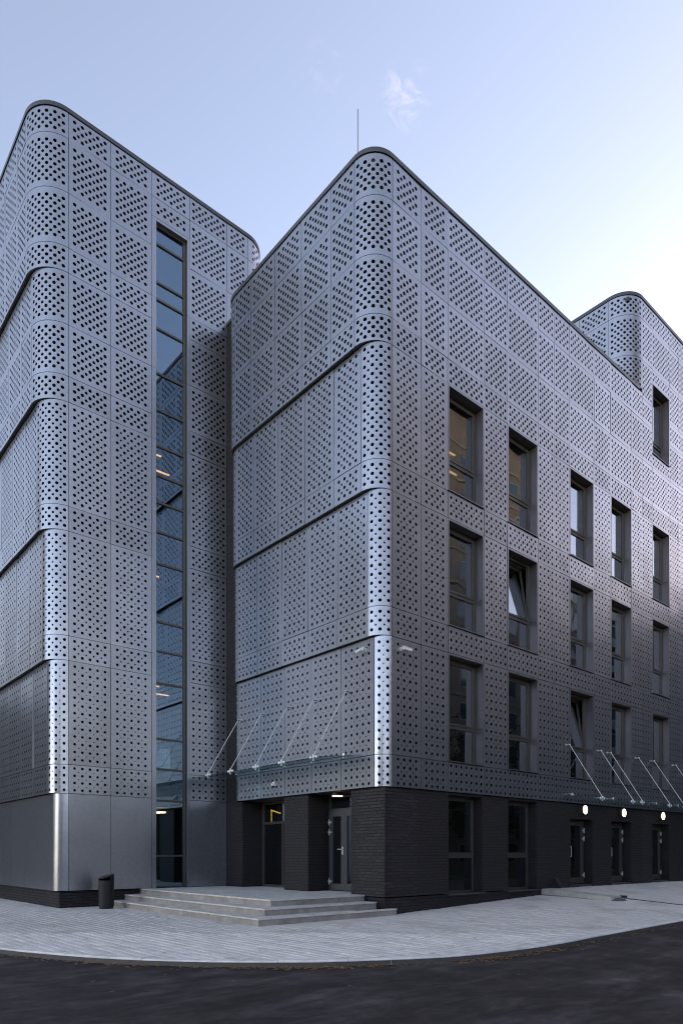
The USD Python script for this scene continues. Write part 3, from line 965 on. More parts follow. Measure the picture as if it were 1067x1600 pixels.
# lamps glimpsed behind the windows
for x0, x1, y, z in ((4.6, 5.12, 1.7, 12.28), (4.6, 5.2, 1.7, 11.7)):
    m = MB(); m.box(x0, x1, y, y + 0.05, Z(z), Z(z) + 0.035); obj('interior_lamp', m, 'lamp_orange', main)

# ------------------------------------------------------------------ stair tower
tower = thing('stair_tower', 'perforated metal stair tower with a tall narrow glass strip, left of the recess', 'building')
TY = 7.45
TR0 = 0.871
TX0 = -4.593 - TR0
TSTEP = 0.11
TXS = [-4.593, -3.391, -2.117, -0.831, 0.504, 1.332]
TNC = [5, 5, 5, 6, 3]
T_ROWS = [(19.93, 20.65, 3, 0, 0), (18.42, 19.93, 6, 0, 0), (16.895, 18.42, 6, 0, 0), (16.196, 16.895, 3, 0, 0),
          (14.748, 16.196, 6, 0, 1), (13.313, 14.748, 6, 0, 1), (12.593, 13.313, 3, 0, 1),
          (9.695, 12.593, 13, 1, 2), (9.0, 9.695, 3, 1, 2), (6.086, 9.0, 13, 2, 3), (5.396, 6.086, 3, 2, 3), (2.495, 5.396, 13, 3, 4), (1.688, 2.495, 4, 3, 4), (-1.034, 1.688, 0, 3, 5)]
TYE = 20.5
TLY = [9.13, 10.35, 11.58, 12.8, 14.03, 15.26, 16.5]
STX0, STX1 = -1.97, -0.98                          # the strip's opening
for z0, z1, m, lv, k in T_ROWS:
    r = TR0 - TSTEP * k
    X = TX0 + TSTEP * k
    d1, d2 = dia(lv)
    L = r * math.pi / 2
    n = int((L - 0.13) / PITCH) + 1 if m else 0
    arc_panel(tower, (X + r, TY + r), r, math.pi, L, z0, z1, n, m, d1, d2)
    ys = [TY + r] + TLY
    for j in range(len(ys) - 1):
        w = ys[j + 1] - ys[j]
        n = 0 if not m else max(3, min(5, int((w - 0.10) / PITCH) + 1))
        flat_panel(tower, (X, ys[j + 1]), (0, -1), w, z0, z1, n, m, d1, d2, 8)
    for j in range(5):
        xa, xb = TXS[j], TXS[j + 1]
        if j == 2 and z0 < 19.5:
            continue
        if z1 < 15.5 and j == 4:
            continue
        flat_panel(tower, (xa, TY), (1, 0), xb - xa, z0, z1, TNC[j] if m else 0, m, d1, d2)
    if z0 > 12:
        L2 = 0.85 * math.pi / 2
        arc_panel(tower, (1.332, TY + 0.85), 0.85, 1.5 * math.pi, L2, z0, z1, 5, m, d1, d2, 8)
# the top of the strip: one low panel, then flat jamb strips
flat_panel(tower, (TXS[2], TY), (1, 0), TXS[3] - TXS[2], 19.33, 19.93, 5, 2, *dia(0))
zj = [19.33, 16.895, 14.748, 12.593, 9.695, 6.086, 2.495, 1.688, -1.034]
for a, b in zip(zj[1:], zj[:-1]):
    for xa, xb in ((TXS[2], STX0), (STX1 + 0.05, TXS[3])):
        m = MB(); m.box(xa + GAP, xb, TY - 0.003, TY + 0.16, Z(a) + 0.003, Z(b) - 0.003); obj('jamb_panel', m, 'metal_panel_1', tower)
m = MB(); m.box(STX0, STX1 + 0.05, TY - 0.003, TY + 0.16, Z(19.24), Z(19.33) - GAP); obj('jamb_panel', m, 'metal_panel_1', tower)
gy = TY + 0.13
tr = [19.22, 18.67, 17.5, 16.98, 16.09, 14.72, 13.60, 12.5, 11.6, 10.77, 9.87, 8.9, 7.12, 6.22, 5.24, 3.53, 2.60, 1.64, -0.06, -1.03]
f = MB()
f.box(STX0 + 0.002, STX0 + 0.05, gy - 0.02, gy + 0.08, Z(-1.03), Z(19.24))
f.box(STX1 - 0.02, STX1 + 0.045, gy - 0.02, gy + 0.08, Z(-1.03), Z(19.24))
for z in tr:
    f.box(STX0 + 0.05, STX1 - 0.02, gy - 0.015, gy + 0.075, Z(z) - 0.03, Z(z) + 0.03)
gs = obj('glass_strip', f, 'frame_bronze', tower)
for a, b in zip(tr[1:], tr[:-1]):
    p = MB(); p.box(STX0 + 0.05, STX1 - 0.02, gy + 0.02, gy + 0.03, Z(a) + 0.03, Z(b) - 0.03); obj('pane', p, 'strip_glass', gs)
bk = MB()
for xa, xb in ((TX0 + 1.0, STX0 - 0.02), (STX1 + 0.06, 1.34)):
    bk.box(xa, xb, TY + 0.11, TY + 0.3, Z(-1.0), Z(20.6))
bk.box(STX0 - 0.02, STX1 + 0.06, TY + 0.11, TY + 0.3, Z(19.26), Z(20.6))
P, Q = outline(0, 0.85, 0, 0, end_arc=False)
an = np.linspace(1.5 * math.pi, 2 * math.pi, 10)
PE = np.stack([1.332 + 0.85 * np.cos(an), TY + 0.85 + 0.85 * np.sin(an)], 1)
QE = np.stack([np.cos(an), np.sin(an)], 1)
PE, QE = np.vstack([PE, [(2.182, 16.0)]]), np.vstack([QE, [(1, 0)]])
band(bk, PE, QE, 0.10, 0.25, 12.0, 20.6)
obj('backing_wall', bk, 'black_membrane', tower)
tl = [(16.196, 20.65), (12.593, 16.196), (9.0, 12.593), (5.396, 9.0), (1.688, 5.396), (-1.034, 1.688)]
for k, (zb, zt_) in enumerate(tl):
    P, Q = outline(k, TR0, TX0, TLY[-1], end_arc=False, x_right=-4.57, y0=TY, step=TSTEP)
    bk = MB()
    band(bk, P, Q, 0.10, 0.25, zb + 0.03, zt_ - 0.02)
    obj('backing_wall', bk, 'black_membrane', tower)
    if k < 5:
        P2, Q2 = outline(k + 1, TR0, TX0, TLY[-1], end_arc=False, x_right=-4.57, y0=TY, step=TSTEP)
        so = MB()
        so.prism(Polygon(np.vstack([P - Q * 0.008, (P2 - Q2 * 0.09)[::-1]])).buffer(0), Z(zb) + 0.012, Z(zb) + 0.02)
        obj('lap_soffit', so, 'dark_soffit', tower)
P, Q = outline(0, TR0, TX0, TLY[-1], end_arc=False, x_right=1.33, y0=TY, step=TSTEP)
P, Q = np.vstack([P, PE]), np.vstack([Q, QE])
coping(tower, P, Q, 20.65)
roof = MB(); roof.box(-4.9, 1.9, TY + 0.4, 16.0, Z(20.4), Z(20.55)); obj('roof', roof, 'dark_soffit', tower)
bwall = MB(); bwall.box(-5.0, 2.1, 16.0, 16.4, Z(-1.6), Z(20.6)); obj('rear_wall', bwall, 'black_membrane', tower)
side = MB(); side.box(1.0, 1.12, TY + 0.31, 16.0, Z(-1.6), Z(20.4)); obj('inner_wall', side, 'interior_wall', tower)
side = MB(); side.box(-3.2, -3.08, TY + 0.31, 16.0, Z(-1.6), Z(20.4)); side.box(-3.08, 1.0, 11.2, 11.3, Z(-1.6), Z(20.4)); obj('inner_wall', side, 'interior_wall', tower)
fl = MB()
for z in (-1.08, 1.75, 5.35, 8.95, 12.55, 16.15):
    fl.box(-3.07, 0.99, TY + (0.45 if z < 0 else 1.4), 11.19, Z(z) - 0.22, Z(z))
obj('floor_slab', fl, 'interior_floor', tower)
# plinth
mw = MB()
PX, PY = TX0 + 5 * TSTEP + 0.12, TY + 0.15
mw.box(PX, 0.5, PY, PY + 0.3, Z(-1.75), Z(-1.05))
mw.box(PX, PX + 0.3, PY + 0.3, 16.0, Z(-1.75), Z(-1.05))
plinth = obj('brick_plinth', mw, 'mortar', tower)
brick_face('tower', (PX, 16.0), (0, -1), 16.0 - PY, -1.65, -1.05)
brick_face('tower', (PX, PY), (1, 0), 2.4, -1.65, -1.05)
lay_bricks('tower', plinth, 60)
bs = MB(); bs.prism(Polygon([(TX0 + 5 * TSTEP + 0.01, TY + 0.33), (TX0 + 5 * TSTEP + 0.33, TY + 0.01), (0.5, TY + 0.01), (0.5, TY + 0.3), (PX + 0.3, TY + 0.3), (PX + 0.3, 16), (TX0 + 5 * TSTEP + 0.01, 16)]), Z(-1.03), Z(-1.01))
obj('base_soffit', bs, 'dark_soffit', tower)
for x0, x1, y, z in ((-1.9, -1.38, 8.3, 12.66), (-1.9, -1.10, 8.3, 12.16), (-1.9, -1.45, 8.3, 8.80), (-1.9, -1.45, 8.3, 5.31), (-1.9, -1.12, 8.3, 5.07)):
    m = MB(); m.box(x0, x1, y, y + 0.05, Z(z), Z(z) + 0.03); obj('interior_lamp', m, 'lamp_orange', tower)
m = MB(); m.mesh(trimesh.creation.cylinder(0.16, 0.05, sections=20).apply_translation((-0.95, 9.2, Z(1.385)))); obj('interior_lamp', m, 'lamp_warm', tower)
bd = MB(); bd.box(-1.93, -1.42, TY + 0.20, TY + 0.22, Z(2.66), Z(3.25)); obj('paper_sheet', bd, 'paper_board', tower, label='pale sheet stuck inside the glass strip')

# ------------------------------------------------------------------ steps and landing
steps = thing('entrance_steps', 'three grey concrete steps and landing wrapping the corner below the double door', 'steps')
LZ = 0.56
SX, SY = [-2.45, -2.92, -3.38], [0.78, 0.34, -0.10]
SZ = [LZ, LZ - 0.155, LZ - 0.31]
SEND = [BX, BX, 0.72]
for k in range(3):
    x0, y0, z1 = SX[k], SY[k], SZ[k]
    yl = TY + 0.14
    xin = -2.2 if k else 1.3
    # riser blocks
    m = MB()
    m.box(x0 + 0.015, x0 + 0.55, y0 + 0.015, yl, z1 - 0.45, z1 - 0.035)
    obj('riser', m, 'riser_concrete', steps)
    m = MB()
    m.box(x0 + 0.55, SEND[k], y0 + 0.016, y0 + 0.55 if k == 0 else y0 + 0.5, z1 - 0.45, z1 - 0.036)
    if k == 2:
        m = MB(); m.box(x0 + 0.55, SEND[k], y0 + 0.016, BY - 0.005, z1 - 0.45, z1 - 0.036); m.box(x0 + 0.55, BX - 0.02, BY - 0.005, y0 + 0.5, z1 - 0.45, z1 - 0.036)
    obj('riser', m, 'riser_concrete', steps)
    # tread slabs
    tw = 0.52 if k else 0.40
    cuts = np.arange(y0, yl - 0.3, 1.2)
    cuts = list(cuts) + [yl]
    for a, b in zip(cuts[:-1], cuts[1:]):
        m = MB(); m.box(x0, x0 + tw, a + 0.003, b - 0.003, z1 - 0.032, z1 + rng.normal(0, 0.001)); obj('tread_slab', m, 'step_concrete', steps)
    xe = SEND[k]
    cuts = list(np.arange(x0 + tw, xe - 0.3, 1.2)) + [xe]
    yd = (y0 + tw) if k < 2 else BY - 0.006
    for a, b in zip(cuts[:-1], cuts[1:]):
        m = MB(); m.box(a + 0.003, b - 0.003, y0, yd if k == 2 and b > BX else y0 + tw, z1 - 0.032, z1 + rng.normal(0, 0.001)); obj('tread_slab', m, 'step_concrete', steps)
# landing tiles
fill = MB(); fill.box(SX[0] + 0.4, 1.25, SY[0] + 0.41, TY + 0.1, 0.0, LZ - 0.03); obj('landing_base', fill, 'riser_concrete', steps)
tx = np.linspace(SX[0] + 0.40, 1.25, 8)
ty = np.linspace(SY[0] + 0.40, TY - 0.002, 14)
solid = [sbox(BX - 0.02, 0, 1.3, 1.32), sbox(BX - 0.02, 3.07, 1.3, 4.24), sbox(BX - 0.02, 6.43, 1.3, 8)]
for a, b in zip(tx[:-1], tx[1:]):
    for c, d in zip(ty[:-1], ty[1:]):
        q = sbox(a + 0.003, c + 0.003, b - 0.003, d - 0.003)
        for s_ in solid:
            q = q.difference(s_)
        if q.is_empty or q.area < 0.01:
            continue
        m = MB(); m.prism(q, LZ - 0.03, LZ - 0.002 + rng.normal(0, 0.0012)); obj('landing_tile', m, 'step_concrete', steps)

# concrete slab and drain near the right doors
slab = thing('concrete_slab', 'low concrete kerb slab running out from the wall before the first single door', 'slab')
v, f = np.array([(x, y, z) for x in (7.3, 7.9) for y in (-2.2, -0.75, BY - 0.01) for z in (0, 1)], float), None
topz = lambda y: 0.515 + 0.068 * y
for a, b in ((-2.2, -1.46), (-1.45, -0.71), (-0.70, BY + 0.02)):
    hexv = np.array([(x, y, z) for x in (7.3, 7.9) for y, z in ((a, 0.0), (a, topz(a)), (b, topz(b)), (b, 0.0))], float)
    m = trimesh.convex.convex_hull(hexv)
    obj('slab_piece', m, 'slab_concrete', slab)
drain = thing('drain_channel', 'narrow dark drain slot crossing the pavement in front of the single doors', 'drain')
m = MB()
ys_ = np.linspace(-2.2, -4.9, 12)
for a, b in zip(ys_[:-1], ys_[1:]):
    za, zb_ = float(zp(7.97, a - 0.001)), float(zp(7.97, b - 0.001))
    m.add([(7.93, a, za + 0.010), (8.01, a, za + 0.010), (8.01, b, zb_ + 0.010), (7.93, b, zb_ + 0.010)], [(0, 2, 1), (0, 3, 2)])
    m.add([(7.93, a, za + 0.010), (7.93, b, zb_ + 0.010), (7.93, b, zb_ - 0.05), (7.93, a, za - 0.05)], [(0, 1, 2), (0, 2, 3)])
obj('slot', m, 'black_rubber', drain)
m = MB(); m.box(7.92, 8.05, -2.3, -2.14, 0.25, 0.385); obj('end_cap', m, 'black_rubber', drain)
spout = thing('drain_spout', 'black bent drain pipe low on the brick wall beside the slab', 'pipe')
m = MB()
pts = [(7.98, BY - 0.02, Z(-0.80)), (7.98, BY - 0.09, Z(-0.82)), (8.0, BY - 0.14, Z(-0.90)), (8.04, BY - 0.16, Z(-1.00))]
for a, b in zip(pts[:-1], pts[1:]):
    m.tube(a, b, 0.062, 12)
    m.mesh(trimesh.creation.icosphere(2, 0.063).apply_translation(b))
obj('pipe', m, 'black_rubber', spout, smooth=40)
m = MB(); m.tube((7.98, BY - 0.03, Z(-0.80)), (7.98, BY - 0.002, Z(-0.80)), 0.10, 16); obj('wall_flange', m, 'black_rubber', spout)

# ------------------------------------------------------------------ glass canopies
def make_canopy(label, frame, panes, rods, zw, zo, D, up, d0=0.02):
    t = thing('glass_canopy', label, 'canopy', 'glass canopies on steel rods')
    pt = lambda s, d, z: np.array([*frame(s, d), Z(z)])
    for s0, s1 in panes:
        V = np.array([pt(s, d, z + o) for s in (s0 + 0.006, s1 - 0.006) for d, z in ((d0, zw), (D, zo)) for o in (0, 0.022)])
        obj('glass_pane', trimesh.convex.convex_hull(V), 'canopy_glass', t)
    for s in rods:
        zl = zo + (zw - zo) * 0.12
        lo = pt(s, D * 0.88, zl + 0.09)
        hi = pt(s, 0.10, up)
        m = MB(); m.tube(lo, hi, 0.011, 8); obj('tie_rod', m, 'satin_steel', t)
        m = MB()
        m.tube(pt(s, -0.01, up), pt(s, 0.02, up), 0.055, 14)
        m.tube(pt(s, 0.0, up), pt(s, 0.11, up), 0.020, 8)
        m.mesh(trimesh.creation.icosphere(1, 0.034).apply_translation(hi))
        obj('wall_anchor', m, 'stainless', t)
        m = MB()
        m.tube(pt(s, D * 0.88, zl - 0.05), pt(s, D * 0.88, zl + 0.11), 0.022, 8)
        m.tube(pt(s - 0.11, D * 0.88, zl + 0.045), pt(s + 0.11, D * 0.88, zl + 0.045), 0.017, 8)
        for q in (-0.11, 0.11):
            m.tube(pt(s + q, D * 0.88, zl + 0.0), pt(s + q, D * 0.88, zl + 0.07), 0.028, 10)
        obj('rod_clamp', m, 'satin_steel', t)
        zz = zw + (zo - zw) * 0.14
        m = MB()
        m.tube(pt(s, 0.0, zz + 0.07), pt(s, D * 0.14, zz + 0.07), 0.014, 8)
        m.tube(pt(s, D * 0.14, zz - 0.01), pt(s, D * 0.14, zz + 0.10), 0.020, 8)
        m.tube(pt(s - 0.10, D * 0.14, zz + 0.045), pt(s + 0.10, D * 0.14, zz + 0.045), 0.014, 8)
        obj('wall_bracket', m, 'stainless', t)
    return t


XL3 = STEP * 3
make_canopy('long glass canopy hung on steel rods above the double door on the left facade', lambda s, d: (XL3 - d, s),
            [(0.78, 2.0), (2.0, 3.2), (3.2, 4.5), (4.5, 5.75), (5.75, 7.25)], [1.26, 2.59, 3.79, 5.09, 6.36], 2.50, 2.33, 1.33, 4.19)
make_canopy('glass canopy hung on steel rods above the single doors on the right facade', lambda s, d: (s, -d),
            [(8.25, 10.97), (10.97, 13.97), (13.97, 16.9), (16.9, 19.4)], [8.63, 10.63, 11.29, 13.35, 14.58, 16.46, 17.6], 1.90, 1.66, 1.38, 3.52)

# ------------------------------------------------------------------ lamps, cameras, bin, rod
for (x, what) in ((9.70, 'nearest the corner, over the door beside the slab'), (12.35, 'over the middle single door'), (15.47, 'over the farthest single door')):
    t = thing('wall_lamp', f'round lit wall lamp, {what}', 'lamp', 'round lamps over the single doors', at=(x, BY, Z(1.47)))
    c = trimesh.creation.cylinder(0.165, 0.10, sections=28)
    c.apply_transform(trimesh.transformations.rotation_matrix(math.pi / 2, (1, 0, 0)))
    c.apply_translation((0, -0.05, 0))
    obj('housing', c, 'frame_bronze', t, smooth=40)
    c = trimesh.creation.cylinder(0.145, 0.012, sections=28)
    c.apply_transform(trimesh.transformations.rotation_matrix(math.pi / 2, (1, 0, 0)))
    c.apply_translation((0, -0.106, 0))
    obj('lamp_face', c, 'lamp_warm', t)
t = thing('ceiling_lamp', 'round lit lamp under the metal overhang above the double door', 'lamp', at=(0.78, 2.22, Z(1.672)))
c = trimesh.creation.cylinder(0.155, 0.085, sections=28).apply_translation((0, 0, -0.0425)); obj('housing', c, 'frame_bronze', t, smooth=40)
c = trimesh.creation.cylinder(0.14, 0.02, sections=28).apply_translation((0, 0, -0.095)); obj('lamp_face', c, 'lamp_warm', t)


def bullet_camera(label, at, wall, aim):
    t = thing('security_camera', label, 'camera', 'bullet cameras beside the rounded corner', at=at)
    wall, aim = np.array(wall, float), np.array(aim, float) / np.linalg.norm(aim)
    m = MB(); m.tube(-0.002 * wall, 0.03 * wall, 0.05, 16); obj('mount_plate', m, 'grey_plastic', t)
    j = 0.10 * wall + np.array([0, 0, -0.01])
    m = MB(); m.tube(0.02 * wall, j, 0.018, 10); m.mesh(trimesh.creation.icosphere(2, 0.03).apply_translation(j)); obj('bracket', m, 'grey_plastic', t)
    a, b = j - aim * 0.03 + np.array([0, 0, 0.035]), j + aim * 0.23 + np.array([0, 0, 0.035])
    m = MB(); m.tube(a, b, 0.035, 18); obj('body', m, 'grey_plastic', t, smooth=40)
    hood = MB()
    up = np.array([0, 0, 0.039])
    sdv = np.cross(aim, [0, 0, 1]); sdv /= np.linalg.norm(sdv)
    V = np.array([p + q * 0.037 * sdv + o for p in (a + up, b + up + aim * 0.04) for q in (-1, 1) for o in (np.zeros(3), np.array([0, 0, 0.006]))])
    obj('sun_hood', trimesh.convex.convex_hull(V), 'grey_plastic', t)
    m = MB(); m.tube(b, b + aim * 0.004, 0.028, 16); obj('lens', m, 'lens_black', t)


bullet_camera('white bullet camera on the left facade just left of the rounded corner', (XL3, 0.62, Z(5.12)), (-1, 0, 0), (-0.55, 0.55, -0.42))
bullet_camera('white bullet camera on the right facade just right of the rounded corner', (0.95, 0, Z(5.12)), (0, -1, 0), (0.8, -0.45, -0.28))
t = thing('motion_sensor', 'small white sensor on the metal band below the left canopy', 'sensor', at=(XL3, 4.57, Z(2.05)))
m = MB(); m.box(-0.03, 0.002, -0.05, 0.05, -0.06, 0.07); obj('housing', m, 'white_plastic', t)
m = MB(); m.mesh(trimesh.creation.icosphere(2, 0.045).apply_translation((-0.06, 0.0, -0.01))); obj('dome', m, 'white_plastic', t, smooth=True)
m = MB(); m.box(-0.09, -0.03, -0.06, -0.01, -0.10, -0.06); obj('lens', m, 'lens_black', t)

t = thing('litter_bin', 'black cylindrical litter bin with slanted open top beside the steps', 'bin', at=(-3.86, 6.62, 0.09))
R, Hb = 0.205, 0.90
nseg = 40
ang = np.linspace(0, 2 * math.pi, nseg, endpoint=False)
front = np.arctan2(-0.754, -0.656)                 # opening looks towards the road
# body with a slanted mouth: shell from the foot up to a rim that is low in front
rim = 0.80 + 0.0 * ang
rows_z = [0.06, 0.30, 0.55, 0.78]
V, F = [], []
for z in rows_z:
    for a in ang:
        V.append((R * math.cos(a), R * math.sin(a), z))
for k in range(len(rows_z) - 1):
    for i in range(nseg):
        i2 = (i + 1) % nseg
        F += [(k * nseg + i, k * nseg + i2, (k + 1) * nseg + i2), (k * nseg + i, (k + 1) * nseg + i2, (k + 1) * nseg + i)]
obj('body', (np.array(V), np.array(F)), 'bin_paint', t, smooth=50)
m = MB(); m.tube((0, 0, 0), (0, 0, 0.06), R - 0.02, 32); obj('foot', m, 'bin_paint', t, smooth=40)
m = MB(); m.tube((0, 0, 0.70), (0, 0, 0.72), R - 0.004, 32); obj('inner_floor', m, 'lens_black', t)
hoodm = MB()
side_dir = front + math.pi / 2
V, F = [], []
open_half = math.radians(48)
aa = np.linspace(front + open_half, front + 2 * math.pi - open_half, 30)
for a in aa:
    top = Hb + 0.055 * math.cos(a - front - 2.2)
    for rr, z in ((R, 0.78), (R, top), (R - 0.012, top), (R - 0.012, 0.78)):
        V.append((rr * math.cos(a), rr * math.sin(a), z))
for i in range(len(aa) - 1):
    for j in range(3):
        a_, b_, c_, d_ = i * 4 + j, i * 4 + j + 1, (i + 1) * 4 + j + 1, (i + 1) * 4 + j
        F += [(a_, d_, c_), (a_, c_, b_)]
obj('hood', (np.array(V), np.array(F)), 'bin_paint', t, smooth=50)
V = [(0, 0, Hb + 0.035)]
for a in ang:
    V.append(((R + 0.004) * math.cos(a), (R + 0.004) * math.sin(a), Hb + 0.005 + 0.055 * math.cos(a - front - 2.2)))
base_n = len(V)
V += [(x, y, z - 0.03) for x, y, z in V]
F = []
for i in range(nseg):
    i2 = (i + 1) % nseg
    F += [(0, 1 + i, 1 + i2), (base_n, base_n + 1 + i2, base_n + 1 + i), (1 + i, base_n + 1 + i, base_n + 1 + i2), (1 + i, base_n + 1 + i2, 1 + i2)]
obj('lid', (np.array(V), np.array(F)), 'bin_paint', t, smooth=50)
m = MB()
for q in range(5):
    a = front + (q - 2) * 0.16
    m.mesh(trimesh.creation.icosphere(1, 0.022).apply_translation(((R - 0.05) * math.cos(a), (R - 0.05) * math.sin(a), 0.745 + 0.01 * (q % 2))))
obj('litter', m, 'dry_leaf', t)

t = thing('lightning_rod', 'thin lightning rod standing on the roof by the rounded corner', 'rod', at=(0.40, 0.98, Z(17.05)))
m = MB(); m.box(-0.12, 0.12, -0.12, 0.12, 0, 0.08); obj('base', m, 'slab_concrete', t)
m = MB(); m.tube((0, 0, 0.08), (0, 0, 1.98), 0.011, 8); obj('rod', m, 'metal_trim', t)

# ------------------------------------------------------------------ fallen leaves
lv = MB()
def leaf(x, y, z, s):
    a = rng.uniform(0, 2 * math.pi)
    c_, s_ = math.cos(a), math.sin(a)
    cu = rng.uniform(0.05, 0.45) * s
    pts = np.array([(-s, 0, cu), (-0.35 * s, 0.45 * s, 0.2 * cu), (0.5 * s, 0.35 * s, 0.15 * cu), (s, 0, cu * rng.uniform(0.2, 1)), (0.5 * s, -0.35 * s, 0.15 * cu), (-0.35 * s, -0.45 * s, 0.2 * cu), (0.1 * s, 0, 0)])
    p = np.stack([pts[:, 0] * c_ - pts[:, 1] * s_ + x, pts[:, 0] * s_ + pts[:, 1] * c_ + y, pts[:, 2] + z + 0.002], 1)
    lv.add(p, [(6, 0, 5), (6, 1, 0), (6, 2, 1), (6, 3, 2), (6, 4, 3), (6, 5, 4)])


KD = [kerb_ls.project(Point(-9.0, 3.0)), kerb_ls.project(Point(9.0, -5.2))]
for _ in range(3200):
    d = rng.uniform(*KD)
    dens = meshkit.noise(np.array([d * 1.1, 0.5, 0.5]), 3)
    if rng.uniform() > (dens * 1.45) ** 3 * (1.0 if d < KD[0] + 13 else 0.12) + 0.04:
        continue
    p = np.array(kerb_ls.interpolate(d).coords[0])
    q = np.array(kerb_ls.interpolate(d + 0.02).coords[0]) - p
    q /= np.linalg.norm(q)
    o = abs(rng.normal(0.03, 0.11)) + 0.03
    leaf(p[0] + q[1] * o, p[1] - q[0] * o, rng.uniform(0, 0.02), rng.uniform(0.022, 0.045))
for _ in range(170):
    x, y = rng.uniform(-11, 14), rng.uniform(-11, 4)
    if Point(x, y).within(field):
        if any(b.contains(Point(x, y)) for b in no_pave):
            continue
        leaf(x, y, float(zp(x, y)) + 0.004, rng.uniform(0.02, 0.042))
    elif not Point(x, y).within(pave_poly) and (x + 9.2 < 0 or y < -5.7 or Point(x, y).distance(pave_poly) > 0.1):
        leaf(x, y, 0.002, rng.uniform(0.018, 0.036))
for _ in range(70):
    x = rng.uniform(6, 17); y = rng.uniform(-4.5, -0.2)
    if x < 8:
        continue
    leaf(x, y, float(zp(x, y)) + 0.004, rng.uniform(0.015, 0.035))
tag(obj('fallen_leaves', lv, 'dry_leaf', kind='stuff'), 'dry brown leaves gathered along the kerb and strewn about', 'leaves')


# ------------------------------------------------------------------ surroundings out of view: mirrored in glass and metal, some placed to block light
def flats(label, x0, x1, y0, y1, top, wall, facing, bays=True):
    t = thing('apartment_building', label, 'building', 'apartment blocks around the site')
    m = MB(); m.box(x0, x1, y0, y1, -0.02, top); w = obj('wall', m, wall, t)
    ledge = MB()
    nf = int(top / 3.1)
    frames, panes = MB(), MB()
    if facing == 'y':
        for k in range(nf):
            z = 0.9 + k * 3.1
            ledge.box(x0 - 0.05, x1 + 0.05, y1, y1 + 0.08, z + 2.3, z + 2.42)
            for i, x in enumerate(np.arange(x0 + 1.6, x1 - 1.6, 3.4)):
                if bays and i % 3 == 1:
                    frames.box(x - 0.2, x + 2.0, y1 + 0.001, y1 + 0.9, z - 0.6, z + 0.25)
                    frames.box(x - 0.1, x + 1.9, y1 + 0.001, y1 + 0.75, z + 0.25, z + 0.35)
                    panes.box(x - 0.05, x + 1.85, y1 + 0.1, y1 + 0.7, z + 0.351, z + 1.75)
                    frames.box(x - 0.1, x + 1.9, y1 + 0.001, y1 + 0.8, z + 1.751, z + 1.95)
                else:
                    frames.box(x - 0.08, x + 1.48, y1 + 0.001, y1 + 0.03, z - 0.08, z + 1.58)
                    panes.box(x, x + 1.4, y1 + 0.031, y1 + 0.05, z, z + 1.5)
    else:
        for k in range(nf):
            z = 0.9 + k * 3.1
            for y in np.arange(y0 + 1.6, y1 - 1.6, 3.4):
                frames.box(x1 + 0.001, x1 + 0.03, y - 0.08, y + 1.48, z - 0.08, z + 1.58)
                panes.box(x1 + 0.031, x1 + 0.05, y, y + 1.4, z, z + 1.5)
    obj('window_frames', frames, 'white_frame', t)
    obj('window_panes', panes, 'dark_pane', t)
    if ledge.n:
        obj('floor_ledges', ledge, 'pale_band', t)
    m = MB(); m.box(x0 - 0.3, x1 + 0.3, y0 - 0.3, y1 + 0.3, top, top + 0.35); obj('roof', m, 'grey_render', t)
    return t


flats('tall tan brick apartment block mirrored in the upper windows', 14, 47, -40, -26, 40, 'tan_brick', 'y')
flats('lower tan brick apartment block whose roof edge shows in the third window column', 47.5, 78, -41, -27, 33, 'tan_brick', 'y')
flats('long grey block added out of view beyond the right end to block the low sun', 25, 140, 1.0, 90, 27, 'grey_render', 'y', False)  # added out of view as a sun blocker for the ground and street
flats('unseen dark block across the road behind the camera, placed to darken tower reflections', -45, 12.5, -48, -38, 5.5, 'grey_render', 'y', False)  # out of view, placed to darken what the tower metal reflects
flats('unseen tan block far behind the camera to the left, placed for warm corner reflections', -62, -50, -50, 2, 13, 'pale_band', 'x', False)  # out of view, its sunlit side gives the corners a warm streak
flats('unseen tall grey block beyond the right end, placed to cut off bright low sky', 72, 92, -26.5, 0.8, 31, 'grey_render', 'y', False)  # out of view, hides the bright low sky from the right facade
flats('unseen dark block closing the side street far left, placed to darken low tower panels', -42, -1, 78, 92, 20, 'grey_render', 'y', False)  # out of view, hides the bright horizon from the low tower panels
flats('unseen grey block across the side street, placed to darken the left facade reflections', -34, -20, 26, 75, 25, 'grey_render', 'x', False)  # out of view, placed so the left faces reflect something dark low down


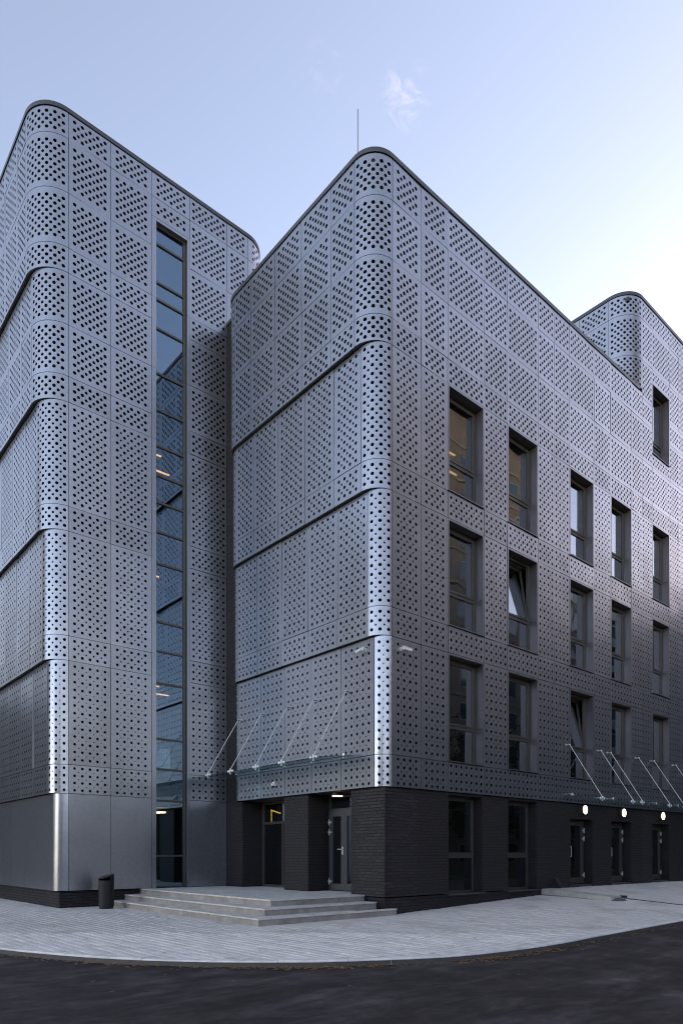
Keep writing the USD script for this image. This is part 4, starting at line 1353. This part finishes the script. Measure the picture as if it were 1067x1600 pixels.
def make_tree(label, x, y, h, seed, first=None):
    t = thing('leafy_tree', label, 'tree', 'trees across the road and along the side street', at=(x, y, 0.03))
    if first is not None:
        t.GetReferences().AddInternalReference(first.GetPath())
        xf = UsdGeom.Xformable(t)
        xf.ClearXformOpOrder()
        xf.AddTranslateOp(opSuffix='place').Set(Gf.Vec3d(x, y, 0.03))
        xf.AddRotateZOp(opSuffix='turn').Set(float(seed * 67 % 360))
        xf.AddScaleOp(opSuffix='size').Set(Gf.Vec3f(h, h, h))
        t.SetInstanceable(True)
        return t
    r = np.random.default_rng(seed)
    m = MB()
    prev = np.zeros(3)
    for k in range(5):
        nx = prev + np.array([r.normal(0, 0.12), r.normal(0, 0.12), 1.5])
        c = trimesh.creation.cone(0.2, 1, sections=10)
        a, b = 0.20 - k * 0.03, 0.17 - k * 0.03
        ring = [(math.cos(q), math.sin(q)) for q in np.linspace(0, 2 * math.pi, 10, endpoint=False)]
        V = [(prev[0] + a * cx, prev[1] + a * cy, prev[2]) for cx, cy in ring] + [(nx[0] + b * cx, nx[1] + b * cy, nx[2]) for cx, cy in ring]
        m.add(V, [f for i in range(10) for f in ((i, (i + 1) % 10, 10 + (i + 1) % 10), (i, 10 + (i + 1) % 10, 10 + i))])
        if k >= 1:
            for q in range(3):
                an_ = r.uniform(0, 6.28)
                e = nx + np.array([math.cos(an_) * 1.9, math.sin(an_) * 1.9, r.uniform(0.8, 1.6)])
                m.tube(nx, e, 0.05, 6)
        prev = nx
    obj('trunk', m, 'bark', t)
    cl = MB()
    cents = [np.array([r.normal(0, 1.25), r.normal(0, 1.25), r.uniform(2.6, 9.0)]) for _ in range(46)]
    for c in cents:
        rad = r.uniform(0.5, 1.05)
        nl = 110
        d = r.normal(0, 1, (nl, 3)); d /= np.linalg.norm(d, axis=1, keepdims=True)
        p = c + d * rad * r.uniform(0.4, 1, (nl, 1)) ** 0.6
        for q in p:
            u = r.normal(0, 1, 3); u /= np.linalg.norm(u)
            w = np.cross(u, r.normal(0, 1, 3)); w /= np.linalg.norm(w)
            s_ = r.uniform(0.07, 0.13)
            cl.add([q - u * s_, q + w * s_ * 0.6, q + u * s_, q - w * s_ * 0.6], [(0, 1, 2), (0, 2, 3)])
    obj('crown', cl, 'tree_leaf', t)
    return t


T0 = make_tree('leafy tree across the road mirrored in the lower window by the corner', 14.5, -20.5, 1.0, 11)
for k, (x, y, h, lab) in enumerate(((19.5, -20.0, 1.1, 'leafy tree mirrored in the second ground floor window'),
                                    (9.0, -22.5, 1.15, 'tall leafy tree opposite the rounded corner across the road, out of view, darkening metal reflections'),  # this tree and the next are out of view, sized to darken reflections
                                    (3.5, -24.0, 1.25, 'tallest leafy tree across the road out of view, darkening the stair tower metal'),
                                    (-29, -19, 1.35, 'unseen leafy tree behind the camera to the left, breaking up corner reflections'),  # trees behind the camera are unseen, placed to break up streaks on the corners
                                    (-34, -31, 1.5, 'unseen tall leafy tree far behind the camera, breaking up corner reflections'),
                                    (-36, -8, 1.4, 'unseen leafy tree across the road left of the camera, breaking up corner reflections'),
                                    (-24, -36, 1.3, 'unseen leafy tree straight behind the camera, breaking up corner reflections'),
                                    (26, -21.0, 1.2, 'leafy tree opposite the single doors'),
                                    (33, -21.0, 1.35, 'leafy tree opposite the rear wing'),
                                    (41, -20.5, 1.2, 'leafy tree farthest right across the road'),
                                    (-15.5, 27, 1.5, 'unseen leafy tree along the side street left of the tower, darkening its left face'),  # side street trees are out of view, placed to darken the tower's left face
                                    (-15, 36, 1.6, 'unseen leafy tree farther along the side street, darkening the tower left face'),
                                    (-15.5, 45, 1.5, 'unseen leafy tree farthest along the side street, darkening the tower left face'))):
    make_tree(lab, x, y, h, k + 2, T0)
